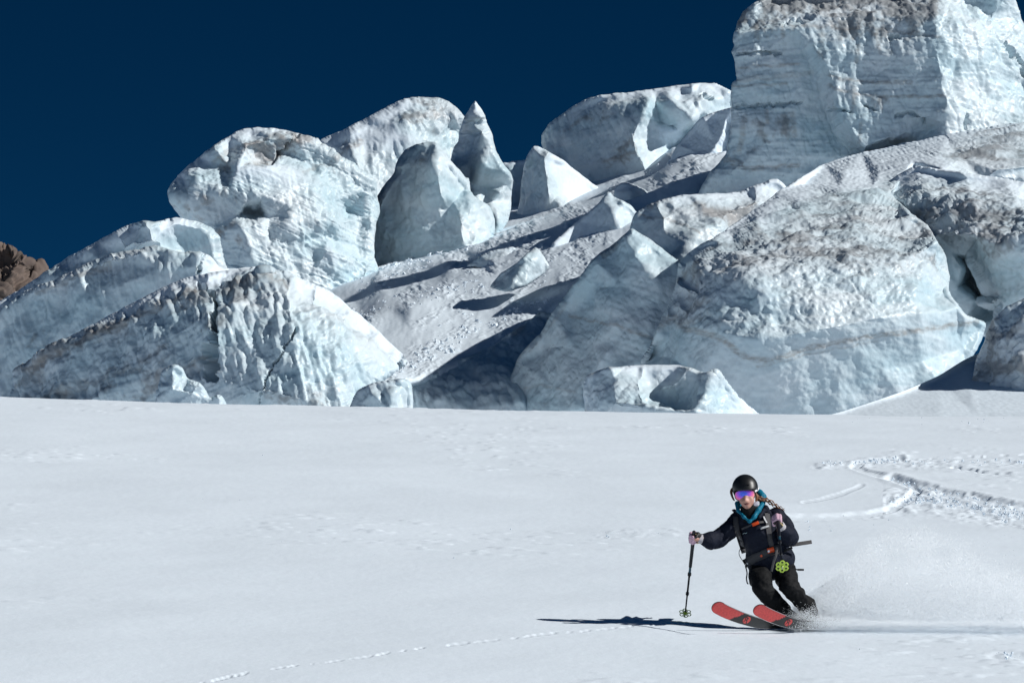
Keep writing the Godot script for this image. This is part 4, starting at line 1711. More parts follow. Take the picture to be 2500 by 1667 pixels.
func build_ramp() -> void:
	var D := 296.0
	var raw := [
		# the shadowed strip across the slope
		[870, 740, 296], [985, 697, 296], [1100, 654, 296], [1200, 617, 296], [1300, 580, 296], [1400, 543, 297], [1500, 505, 298], [1620, 460, 299], [1734, 418, 300], [1820, 400, 302],
		# above it, to the feet of the ice
		[800, 720, 312], [860, 692, 314], [917, 662, 320], [1011, 634, 323], [1116, 614, 323], [1200, 582, 327], [1278, 550, 334], [1372, 513, 338], [1474, 472, 342], [1575, 427, 346], [1640, 395, 336], [1790, 372, 334],
		[1800, 330, 360], [1640, 350, 362], [1480, 400, 366], [1300, 470, 368], [1100, 540, 366], [900, 600, 366], [700, 640, 366], [600, 700, 366], [1900, 300, 366],
		# below it: the slope lies back evenly toward the viewer
		[870, 775, 280], [940, 745, 277], [1000, 728, 278], [1100, 695, 281], [1200, 668, 282], [1300, 632, 284], [1400, 600, 285], [1500, 555, 287], [1650, 500, 290],
		[890, 800, 266], [930, 830, 258], [1000, 800, 262], [1100, 800, 262], [1200, 790, 263], [1000, 745, 271], [1150, 740, 272], [1280, 720, 272], [1380, 680, 274], [1500, 620, 278],
		[980, 880, 249], [1050, 850, 253], [1130, 840, 255], [1230, 790, 262],
		[960, 935, 240], [1004, 930, 242], [1064, 908, 245], [1137, 872, 250], [1200, 845, 253], [1252, 808, 258], [1325, 760, 264], [1400, 705, 270],
		# the step below the lip and the hollow, deep in shade
		[1006, 958, 246], [1072, 940, 246], [1145, 905, 250], [1215, 880, 252], [1275, 840, 257], [1350, 790, 263],
		[900, 1000, 232], [1000, 1010, 246], [1080, 1005, 251], [1170, 975, 254], [1250, 940, 257], [1330, 900, 260], [1420, 840, 263], [1300, 1000, 254], [1420, 980, 254], [1500, 900, 256], [1200, 1012, 253],
		[860, 1060, 224], [1000, 1060, 242], [1300, 1060, 250], [1450, 1060, 250], [840, 900, 252], [1600, 700, 272], [1700, 640, 276], [1900, 520, 284],
	]
	var ctrl := []
	for r in raw:
		ctrl.append([r[0], r[1], D - r[2]])
	for c in ctrl:
		c.append_array([0.1, 0.0, 1.0])
	var outline := [[860, 1060], [840, 900], [760, 760], [600, 700], [700, 640], [900, 600], [1100, 540], [1300, 470], [1480, 400], [1640, 350], [1800, 330], [1900, 300], [1900, 520], [1700, 640], [1600, 700], [1500, 900], [1450, 1060]]
	serac("snow_slope", "rumpled snow slope climbing between the ice blocks, crossed by a long shadow", "", D, outline, ctrl,
		{"structure": true, "back": false, "blur": 16, "diag": 1, "inflate": 0.0, "big": 0.16, "mid": 0.0, "fine": 0.0, "cup": 0.0, "swell": 0.05, "broken": 0.12, "zs": 0.05, "ys": 0.2, "chip": 0.0, "snow": 1.0, "edge": 0.0, "step": 2.4})
	# lit apron under the right-hand ice
	var apron := [[1900, 1060, 198], [1960, 1030, 202], [2059, 1010, 205.5], [2198, 966, 211.5], [2291, 928, 216.5], [2360, 888, 220.5], [2450, 850, 226], [2700, 820, 230], [2380, 1010, 204], [2700, 1000, 205], [2700, 1060, 195], [2300, 1060, 196]]
	var actrl := []
	for r in apron:
		actrl.append([r[0], r[1], 212.0 - r[2], 0.0, 0.0, 1.0])
	serac("snow_apron", "smooth strip of snow sloping down from the foot of the great dome", "", 212.0, [[1860, 1070], [1960, 1030], [2059, 1004], [2198, 958], [2291, 918], [2360, 876], [2450, 840], [2700, 800], [2700, 1070]], actrl,
		{"structure": true, "back": false, "blur": 4, "inflate": 0.0, "big": 0.15, "mid": 0.04, "fine": 0.02, "cup": 0.015, "snow": 1.0, "edge": 0.0})

func build_seracs() -> void:
	# long ridge on the far left skyline
	serac("ice_ridge", "long ice ridge with rounded snow edge running down beside the brown mountain", "ice ridge", 292.0,
		[[-150, 830], [-60, 770], [0, 733], [60, 697], [110, 662], [168, 626], [205, 606], [245, 583], [280, 564], [316, 547], [347, 538], [377, 539], [410, 534], [439, 531], [520, 560], [560, 700], [500, 760], [-150, 1000]],
		[[0, 790, -6], [30, 725, -7, 0.2, 0.1, 1], [110, 690, -5], [168, 640, -5.5, 0.1, 0.1, 0.7], [168, 690, -3.6], [245, 600, -3.6, 0.1, 0.1, 0.6], [250, 640, -2], [300, 620, -0.8], [320, 560, -1.5, 0.1, 0.1, 0.8], [350, 570, 0.2], [368, 562, 0.9], [374, 590, 1.2], [392, 575, -1.6, 0.1, 0, 0.6], [400, 600, -2.4], [440, 590, -4], [420, 545, -2.5, 0, 0, 1]],
		{"dirt": 0.3, "flute": 0.12, "radius": 26.0, "inflate": 2.0, "big": 0.7})
	# wall with a thin broken crest
	serac("ice_wall", "shaded ice wall with a thin broken crest of snow above the cracked dome", "ice wall", 262.0,
		[[-150, 870], [-60, 800], [0, 757], [50, 716], [110, 690], [150, 672], [189, 654], [230, 634], [270, 621], [316, 611], [335, 608], [352, 603], [366, 599], [377, 598], [392, 600], [408, 606], [425, 614], [439, 616], [462, 613], [485, 613], [505, 620], [515, 628], [524, 638], [535, 649], [553, 654], [571, 654], [610, 652], [663, 652], [720, 690], [700, 800], [300, 960], [60, 1030], [-150, 1040]],
		[[-40, 850, -5], [0, 900, -4], [60, 760, -4], [100, 820, -2.6], [100, 950, -2], [150, 690, -2.6], [200, 740, -1.2], [200, 850, -1.0], [230, 650, -1.9], [300, 690, -0.3], [300, 640, -1.0], [380, 615, -0.4], [400, 660, 0.2], [440, 630, 0.1], [478, 650, 0.8], [484, 630, 0.7], [505, 640, -0.1, 0, 0, 0.7], [498, 668, 0.6], [520, 655, -1.6, 0, 0, 0.9], [545, 668, -2.6, 0, 0, 0.9], [600, 665, -4, 0, 0, 1], [670, 665, -6, 0, 0, 1]],
		{"dirt": 0.22, "flute": 0.16, "radius": 14.0, "inflate": 1.4, "edge": 4.5, "big": 0.5,
		"cracks": [[[[497, 618], [488, 645], [480, 668]], 2.5, 0.8]],
		"bands": [[[[90, 715], [150, 690], [210, 665], [260, 650]], 7.0, 0.5]]})
	# cracked dome, front left
	serac("ice_dome", "broad grey ice dome split by two dark cracks at the snow crest", "ice dome", 228.0,
		[[-60, 1040], [10, 990], [24, 960], [30, 935], [36, 905], [60, 888], [120, 850], [204, 802], [306, 748], [383, 708], [440, 683], [474, 672], [510, 665], [561, 660], [600, 656], [638, 655], [678, 659], [710, 668], [740, 682], [775, 696], [806, 712], [835, 732], [857, 752], [882, 771], [902, 790], [928, 812], [949, 832], [968, 850], [982, 864], [994, 886], [965, 908], [930, 935], [900, 965], [880, 1040]],
		[[40, 960, -8, 0.24, 0.36], [60, 908, -8.5, 0.24, 0.56], [150, 930, -5.5, 0.24, 0.46], [130, 860, -6.8, 0.24, 0.56], [204, 818, -5.4, 0.24, 0.58], [204, 804, -6.6, 0.1, 0.2, 0.8], [250, 880, -3.6, 0.24, 0.41], [300, 940, -1.8, 0.24, 0.56], [306, 772, -3.8, 0.24, 0.56], [306, 755, -5.4, 0.1, 0.1, 0.9], [383, 738, -2.8, 0.24, 0.46], [385, 716, -4.6, 0.1, 0.1, 1], [400, 820, -1.2, 0.28, 0.36], [400, 920, -0.4, 0.32, 0.56], [470, 702, -2.3, 0.15, 0.58], [468, 682, -4.4, 0.1, 0.1, 1], [480, 790, -0.4, 0.32, 0.36], [490, 900, 0.1, 0.32, 0.36], [505, 690, -3.4, 0.1, 0.1, 1], [520, 715, -1.8, 0.15, 0.56], [520, 810, 0.5, 0.4, 0.31], [540, 930, 1.4, 0.4, 0.26], [580, 690, -2.4, 0.15, 0.66], [570, 672, -4.6, 0.1, 0.1, 1], [620, 760, 0.2, 0.35, 0.36], [620, 850, 1.4, 0.56, 0.31], [640, 960, 2.6, 0.48, 0.36], [640, 676, -2.2, 0.12, 0.66], [690, 678, -2.6, 0.24, 0.46, 0.4], [700, 720, -0.2, 0.64, 0.41], [712, 790, 1.4, 0.64, 0.31], [725, 880, 2.2, 0.64, 0.26], [745, 985, 3, 0.48, 0.36], [760, 705, -3.2, 0.1, 0.1, 1], [765, 745, -0.8, 0.48, 0.26, 0.1], [800, 850, 1.2, 0.64, 0.26], [830, 960, 2, 0.48, 0.36], [830, 745, -4.8, 0.1, 0.1, 1], [835, 790, -0.9, 0.4, 0.26, 0.1], [870, 880, 0.5, 0.64, 0.26], [900, 810, -6, 0.1, 0.1, 1], [895, 845, -1.5, 0.32, 0.26, 0.2], [950, 850, -7.2, 0.1, 0.1, 1], [945, 885, -2.6, 0.24, 0.26, 0.4], [920, 920, -0.8, 0.4, 0.26]],
		{"step": 2.6, "chip": 0.045, "flute": 0.2, "lumpamp": 0.3, "mid": 0.14, "strata": 0.07, "radius": 16.0, "inflate": 1.6, "thick": 14.0, "tilt": 0.25, "dirt_c": Color(0.165, 0.16, 0.165),
		"cracks": [[[[482, 688], [500, 700], [517, 716], [526, 736], [524, 760], [523, 800], [524, 840], [528, 880], [531, 918]], 5.4, 5.0], [[[512, 850], [508, 885], [520, 915]], 12.0, 1.2], [[[723, 803], [700, 838], [683, 868], [665, 888], [650, 915], [638, 945], [634, 975], [627, 995]], 1.5, 1.3]],
		"bands": [[[[60, 912], [204, 830], [306, 782], [400, 738], [474, 705]], 9.0, 0.6, 12.0], [[[560, 700], [640, 678], [700, 690]], 10.0, 0.5, 14.0], [[[150, 960], [300, 900], [400, 915], [470, 890]], 11.0, 0.4, 16.0]]})
	# sunlit broken pile at the dome's foot
	serac("snow_pile", "small broken pile of sunlit snow against the shaded foot of the dome", "snow pile", 219.0,
		[[372, 1030], [380, 984], [386, 940], [393, 908], [408, 894], [428, 889], [444, 898], [456, 922], [472, 929], [488, 934], [502, 955], [513, 972], [526, 964], [540, 966], [552, 984], [556, 1030]],
		[[395, 960, 0, 0.8], [400, 915, -0.2, 0.8], [420, 905, 0.1, 0.8], [438, 912, -0.3, 0.6], [420, 950, 0.8, 0.9], [445, 945, 0.3, 0.8], [470, 960, 0.6, 0.8], [500, 978, 0.1, 0.6], [535, 985, 0.3, 0.5], [548, 990, -0.4]],
		{"step": 2.4, "snow": 0.35, "dirt": 0.15, "lumpamp": 0.5, "radius": 10.0, "inflate": 0.8, "thick": 2.5, "big": 0.2})
	# big mushroom of ice
	serac("ice_bulge", "huge overhanging ice bulge with curved dirt streak under its snow top", "ice block", 317.0,
		[[407, 464], [416, 449], [440, 422], [480, 387], [521, 355], [561, 331], [588, 317], [620, 312], [655, 312], [695, 316], [721, 323], [748, 330], [775, 340], [796, 357], [829, 378], [855, 395], [882, 414], [906, 430], [918, 451], [922, 478], [927, 516], [919, 543], [916, 575], [913, 601], [914, 628], [926, 662], [890, 690], [850, 705], [760, 760], [560, 760], [490, 680], [462, 600], [446, 548], [439, 529], [424, 510], [411, 489]],
		[[410, 466, 0.91, 0.1, 0.1, 0.3], [430, 480, 2.00, 0.2], [445, 432, 0.47, 0.1, 0.1, 1], [480, 440, 2.43, 0.3], [500, 392, -0.28, 0.1, 0.1, 1], [540, 385, 1.10, 0.3, 0.5], [560, 345, -1.20, 0.1, 0.1, 1], [600, 352, 0.38, 0.4, 0.6], [610, 326, -2.17, 0.1, 0.1, 1], [660, 338, -0.15, 0.4, 0.5], [670, 322, -2.10, 0.1, 0.2, 1], [720, 340, -0.87, 0.5, 0.6], [775, 352, -1.82, 0.5, 0.4], [560, 402, 0.40, 0.3, 0.6], [640, 390, -0.64, 0.3, 0.6], [700, 376, -1.56, 0.5, 0.5], [575, 413, 2.36, 0.1, 0.1, 0.8], [650, 405, 1.81, 0.1, 0.1, 0.9], [700, 424, 1.14, 0.1, 0.1, 0.8], [760, 450, 0.41, 0.3, 0.2, 0.3], [820, 498, -0.51, 0.2, 0.2], [470, 490, 2.58, 0.4], [560, 470, 2.90, 0.5], [640, 480, 2.66, 0.5], [720, 505, 2.03, 0.5], [800, 535, 1.20, 0.4], [822, 545, 0.80, 0.3], [760, 400, -1.69, 0.5, 0.4], [800, 400, -2.10, 0.5, 0.4], [850, 430, -2.67, 0.6, 0.2], [890, 465, -3.29, 0.7, 0.05], [912, 500, -4.29, 0.7, 0.05], [835, 480, -1.34, 0.6, 0.1], [850, 516, -4.07, 0.2, 0], [880, 530, -3.54, 0.3, 0], [575, 530, 2.06, 0.2, 0.1], [600, 514, -0.42, 0.1, 0.1], [632, 528, -0.67, 0.1, 0.1], [600, 500, 2.68, 0.3], [655, 540, 1.83, 0.1, 0.1, 0.3], [580, 547, 3.89, 0.1, 0.1, 0.5], [640, 540, 3.46, 0.1, 0.1, 0.6], [700, 548, 2.94, 0.2, 0.1, 0.3], [430, 510, 1.00, 0.2], [440, 530, 0.45, 0.2], [455, 560, -1.39, 0.1, 0.2], [475, 600, -1.79, 0.1, 0.2], [520, 560, 1.41, 0.1, 0.4], [520, 620, 0.41, 0.1, 0.2], [585, 552, 4.31, 0.1, 0.4], [605, 590, 4.20, 0.2], [612, 640, 3.83, 0.2, 0], [560, 650, 1.60, 0.1, 0.1], [640, 580, 3.36, 0.6, 0], [660, 600, 3.25, 0.6, 0], [720, 590, 2.33, 0.6, 0.1], [780, 600, 1.10, 0.5, 0.2], [800, 575, 0.30, 0.1, 0], [822, 590, -0.40, 0.3, 0.1], [800, 610, 1.70, 0.2, 0, 0.5], [850, 620, -0.27, 0.4, 0.1], [862, 600, -2.22, 0.2, 0.1], [900, 640, -2.35, 0.6, 0.1], [680, 650, 3.15, 0.6, 0], [760, 670, 1.51, 0.6, 0], [850, 690, -0.57, 0.6, 0], [905, 570, -2.82, 0.5, 0.2], [915, 655, -2.78, 0.5, 0]],
		{"step": 2.6, "chip": 0.045, "dirt": 0.4, "flute": 0.12, "strata": 0.17, "tilt": -0.35, "lumpamp": 0.5, "radius": 22.0, "inflate": 1.8, "thick": 12.0, "dirt_c": Color(0.2, 0.17, 0.16),
		"cracks": [[[[725, 328], [712, 345], [690, 365], [660, 392]], 3.0, 0.8]],
		"bands": [[[[521, 398], [560, 366], [600, 348], [655, 332], [715, 330]], 6.0, 0.4, 10.0], [[[600, 400], [650, 392], [690, 372], [724, 340]], 7.0, 0.5, 8.0], [[[500, 580], [540, 566], [572, 548]], 5.0, 0.6, 5.0], [[[740, 420], [790, 402], [830, 385]], 6.0, 0.4, 10.0]]})
	# smooth hump behind it
	serac("snow_hump", "rounded snow hump with grey streaked ice behind the overhanging bulge", "snow hump", 366.0,
		[[730, 400], [785, 340], [818, 325], [851, 309], [880, 295], [904, 282], [947, 258], [984, 242], [1005, 238], [1021, 236], [1064, 238], [1082, 242], [1096, 247], [1115, 262], [1128, 277], [1142, 300], [1150, 440], [1000, 540], [860, 540], [760, 460]],
		[[800, 350, -1, 0, 0.1, 1], [850, 350, 1.5, 0.3, 0.6, 0.6], [880, 330, 1.0, 0, 0.0, 1], [900, 310, 0, 0, 0, 1], [940, 300, 0.2, 0, 0, 1], [960, 330, 1.6, 0, 0, 1], [980, 270, -1, 0.1, 0.2, 0.9], [990, 300, 0.6, 0.5, 0.6], [1020, 255, -1.8, 0.3, 0.4, 0.5], [1040, 280, -0.6, 0.7, 0.5], [1080, 265, -2.5, 0.6, 0.5], [1090, 300, -2.4, 0.8, 0.4], [1115, 320, -4.4, 0.7, 0.2], [1040, 330, 0.2, 0.6, 0.3], [1000, 345, 1.8, 0.1, 0.1, 0.8], [860, 380, 4, 0.4, 0.3], [900, 400, 3.5, 0.5, 0.2], [950, 400, 2.5, 0.3, 0.1], [1050, 380, 0.5, 0.3, 0.1], [900, 480, 5, 0.3, 0.1], [1000, 500, 3, 0.2], [1100, 400, -2]],
		{"radius": 26.0, "inflate": 2.2, "flute": 0.2, "thick": 12.0, "dirt_stretch": Vector3(0.7, 1.0, 0.7),
		"bands": [[[[832, 375], [850, 362], [880, 345]], 9.0, 0.55, 8.0]]})
	# shaded pillar
	serac("ice_pillar", "thick pillar of blue ice with a shaded left face and bright right shoulder", "ice block", 326.0,
		[[890, 690], [884, 597], [886, 540], [898, 515], [912, 493], [930, 461], [959, 425], [966, 402], [975, 383], [990, 365], [1006, 357], [1024, 350], [1043, 346], [1060, 346], [1075, 358], [1085, 373], [1098, 388], [1111, 404], [1126, 420], [1136, 433], [1145, 434], [1150, 468], [1168, 488], [1194, 502], [1208, 535], [1204, 580], [1160, 606], [1116, 622], [1011, 645]],
		[[925, 600, -1.2], [925, 650, -0.8], [945, 500, -1.4], [962, 440, -1.4], [1000, 400, -1.0, 0.2, 0.4], [1000, 370, -1.8, 0.2, 0.4, 0.2], [1040, 365, -0.4, 0.2, 0.5], [1000, 500, -0.2, 0.1, 0.1], [960, 580, -0.6], [1020, 560, 0.4], [1010, 620, 0.8], [960, 640, -0.3], [1058, 400, 1.5, 0.1, 0.3], [1068, 360, 0.4, 0.1, 0.2, 0.4], [1072, 440, 2.2, 0.2, 0.1], [1080, 480, 2.2, 0.3], [1066, 515, 0.8, 0.5, 0.6], [1050, 545, 0.6, 0.4, 0.6], [1085, 400, 0.6, 0.1, 0.1, 0.5], [1110, 435, -0.6, 0.2, 0, 0.3], [1132, 460, -1.6, 0.2, 0], [1110, 490, 0.2, 0.4, 0], [1090, 535, 0.6, 0.3, 0], [1085, 590, 1.6, 0.3, 0], [1120, 525, 2.4, 0.4, 0.5], [1126, 560, 3.0, 0.4, 0.1], [1132, 600, 3.3, 0.3, 0], [1148, 520, 1.6, 0.4, 0.3], [1165, 560, 1.4, 0.4, 0], [1192, 540, -0.6, 0.4, 0], [1195, 575, -0.8, 0.3, 0], [1145, 480, -0.2, 0.2]],
		{"dirt": 0.12, "radius": 20.0, "inflate": 1.6, "thick": 7.0, "flute": 0.1, "edge": 1.6})
	# pointed spire
	serac("ice_spire", "tall pointed spire of layered ice rising beside the pillar", "ice spire", 333.0,
		[[1160, 246], [1153, 254], [1147, 263], [1140, 275], [1134, 286], [1127, 304], [1121, 320], [1118, 345], [1108, 360], [1100, 390], [1095, 430], [1100, 600], [1200, 605], [1222, 566], [1238, 545], [1247, 514], [1249, 472], [1252, 440], [1246, 420], [1229, 399], [1213, 372], [1206, 346], [1202, 325], [1190, 303], [1182, 278], [1174, 264], [1168, 255]],
		[[1160, 258, 0.2, 0, 0, 1], [1150, 300, 0.2], [1165, 285, 1.0], [1178, 325, 1.5, 0.2], [1188, 360, 1.2, 0.2], [1192, 310, 0.2, 0.1, 0, 0.4], [1130, 345, -1.0], [1120, 380, -1.6], [1140, 400, 0], [1165, 370, 1.0], [1180, 405, 1.7], [1215, 418, 1.4, 0.3], [1235, 450, 0, 0.3], [1244, 485, -1.5, 0.3], [1155, 450, 0.4], [1190, 460, -0.3], [1200, 490, 0.2], [1215, 520, 1.5, 0.3], [1236, 530, -0.6, 0.3], [1170, 520, 1], [1200, 570, 1.4, 0.3], [1222, 470, 1.3, 0.3]],
		{"dirt": 0.05, "radius": 14.0, "inflate": 1.5, "thick": 5.0, "strata": 0.05, "snow": 0.0, "edge": 1.6,
		"cracks": [[[[1130, 296], [1160, 299], [1186, 292]], 2.2, 0.25], [[[1121, 322], [1160, 326], [1200, 318]], 2.2, 0.22]],
		"bands": [[[[1131, 289], [1160, 286], [1182, 290]], 2.5, 0.4, 2.0]]})
	# little block seen in the gap
	serac("gap_block", "snow-capped ice block deep in the gap between spire and fin", "ice block", 357.0,
		[[1222, 404], [1236, 397], [1250, 393], [1266, 391], [1284, 390], [1300, 398], [1300, 560], [1222, 560]],
		[[1240, 402, 0, 0, 0, 1], [1275, 398, 0, 0, 0, 1], [1240, 412, 0.6, 0.2, 0.2], [1280, 412, 0.2, 0.2, 0.2], [1250, 450, 0.2, 0.8, 0.2], [1250, 500, 0.0, 1.0, 0.3], [1240, 545, 1.0, 0.8, 0.3], [1280, 500, -1]],
		{"radius": 8.0, "inflate": 0.8, "thick": 4.0})
	# fin
	serac("ice_fin", "white ice fin with a hollow shaded left side and smooth sunlit back", "ice fin", 344.0,
		[[1304, 356], [1296, 366], [1289, 378], [1282, 394], [1278, 409], [1275, 430], [1273, 451], [1268, 493], [1257, 545], [1278, 572], [1372, 535], [1474, 490], [1484, 474], [1450, 450], [1425, 430], [1388, 401], [1374, 390], [1357, 380], [1340, 370], [1325, 362], [1314, 356]],
		[[1304, 364, 0, 0, 0, 0.8], [1328, 388, 1.6], [1333, 425, 2], [1336, 455, 2.2], [1341, 480, 2.6], [1374, 512, 3.2], [1278, 470, -3], [1265, 530, -3.5], [1290, 420, -1.6], [1306, 400, -0.2], [1310, 470, -0.6], [1312, 500, 0.0], [1330, 520, 1.6], [1350, 400, 0.1, 0, 0, 1], [1390, 430, -1.6, 0, 0, 1], [1440, 460, -3.6, 0, 0, 1], [1360, 440, 0.4, 0.1, 0, 0.6], [1355, 480, 1.4, 0.3, 0, 0.2], [1395, 485, -0.4, 0.1, 0, 0.9], [1385, 460, -0.9, 0.1, 0, 1]],
		{"dirt": 0.04, "radius": 12.0, "inflate": 1.2, "thick": 5.0, "big": 0.4, "edge": 1.6})
	# broad block
	serac("ice_block", "broad grey ice block with flat snow top left of the tower", "ice block", 353.0,
		[[1321, 349], [1322, 339], [1325, 323], [1334, 311], [1338, 303], [1366, 283], [1399, 258], [1433, 241], [1455, 234], [1476, 230], [1532, 225], [1565, 221], [1598, 216], [1632, 211], [1665, 207], [1690, 204], [1715, 202], [1744, 202], [1764, 210], [1781, 220], [1815, 250], [1815, 440], [1476, 500], [1429, 460], [1399, 440], [1350, 395], [1328, 368]],
		[[1330, 340, -5.5], [1350, 310, -4.8, 0.1, 0.2, 0.2], [1380, 340, -3.6], [1400, 275, -4.6, 0.1, 0.2, 0.5], [1440, 255, -3.8, 0.1, 0.2, 0.6], [1440, 290, -2.6, 0.1, 0.4], [1450, 340, -1.4], [1500, 300, -0.2], [1520, 380, 1.2, 0.1, 0.5], [1440, 410, -1.5, 0.1, 0.4], [1390, 400, -3.4], [1480, 240, -2.6, 0, 0, 0.8], [1490, 255, -1.4, 0.1, 0.4], [1540, 234, -1.8, 0, 0, 0.9], [1545, 255, -0.2, 0.1, 0.3], [1583, 250, 1.7], [1560, 300, 2.3], [1545, 335, 2.7], [1553, 370, 3.3], [1578, 418, 3.8], [1590, 300, 0.4, 0.5, 0.05, 0.3], [1610, 345, -0.2, 0.6, 0.05, 0.4], [1625, 385, 0.0, 0.6, 0.05, 0.4], [1600, 395, 1.8, 0.6, 0.05, 0.2], [1645, 370, -1.6, 0.5, 0.05, 0.3], [1600, 262, 0.0, 0.1, 0.3], [1610, 300, -0.9, 0.1, 0.3], [1640, 308, -1.4, 0.1, 0.2], [1620, 318, 0.0, 0, 0, 0.8], [1660, 316, -0.8, 0, 0, 0.8], [1640, 240, 1.2, 0.5, 0.05, 0.3], [1665, 268, 1.7, 0.6, 0.05, 0.2], [1692, 296, 1.9, 0.5, 0.05, 0.2], [1700, 268, 0.9, 0.5, 0.05, 0.3], [1725, 272, 0.0, 0.4], [1738, 258, -0.8, 0.2], [1712, 240, 0.4, 0.3], [1735, 238, -1.0, 0.1], [1600, 226, -2.0, 0, 0, 1], [1660, 218, -2.0, 0, 0, 1], [1740, 214, -2.6, 0, 0, 1], [1690, 228, -0.6, 0.1, 0, 0.7], [1765, 240, -1.6, 0, 0, 0.5], [1785, 255, -3], [1680, 320, -2.6]],
		{"dirt": 0.3, "radius": 12.0, "inflate": 1.2, "thick": 12.0, "flute": 0.12, "strata": 0.05, "lumpamp": 0.4,
		"cracks": [[[[1712, 228], [1724, 236], [1733, 243]], 3.0, 0.9]],
		"bands": [[[[1480, 392], [1510, 384], [1545, 372]], 5.0, 0.5, 5.0], [[[1380, 320], [1410, 300], [1450, 286]], 6.0, 0.4, 8.0]]})
	# slab with cupped snow
	serac("snow_slab", "steep slab of pitted snow leaning between the block and the tower", "snow slab", 336.0,
		[[1630, 410], [1638, 382], [1655, 355], [1675, 329], [1695, 305], [1715, 286], [1732, 278], [1750, 272], [1784, 263], [1812, 262], [1812, 420]],
		[[1650, 378, -2.6], [1675, 345, -2.4], [1700, 320, -1.9], [1700, 370, -0.4], [1740, 340, 0.5], [1750, 290, -0.4], [1774, 290, 0.9], [1766, 325, 1.2], [1745, 362, 1.5], [1722, 384, 1.6], [1785, 320, -1.2], [1784, 350, -0.6], [1760, 380, 0.6]],
		{"snow": 1.0, "dirt": 0.0, "cup": 0.09, "radius": 6.0, "inflate": 0.5, "thick": 4.0, "big": 0.2, "blur": 2, "step": 2.4, "edge": 1.5})
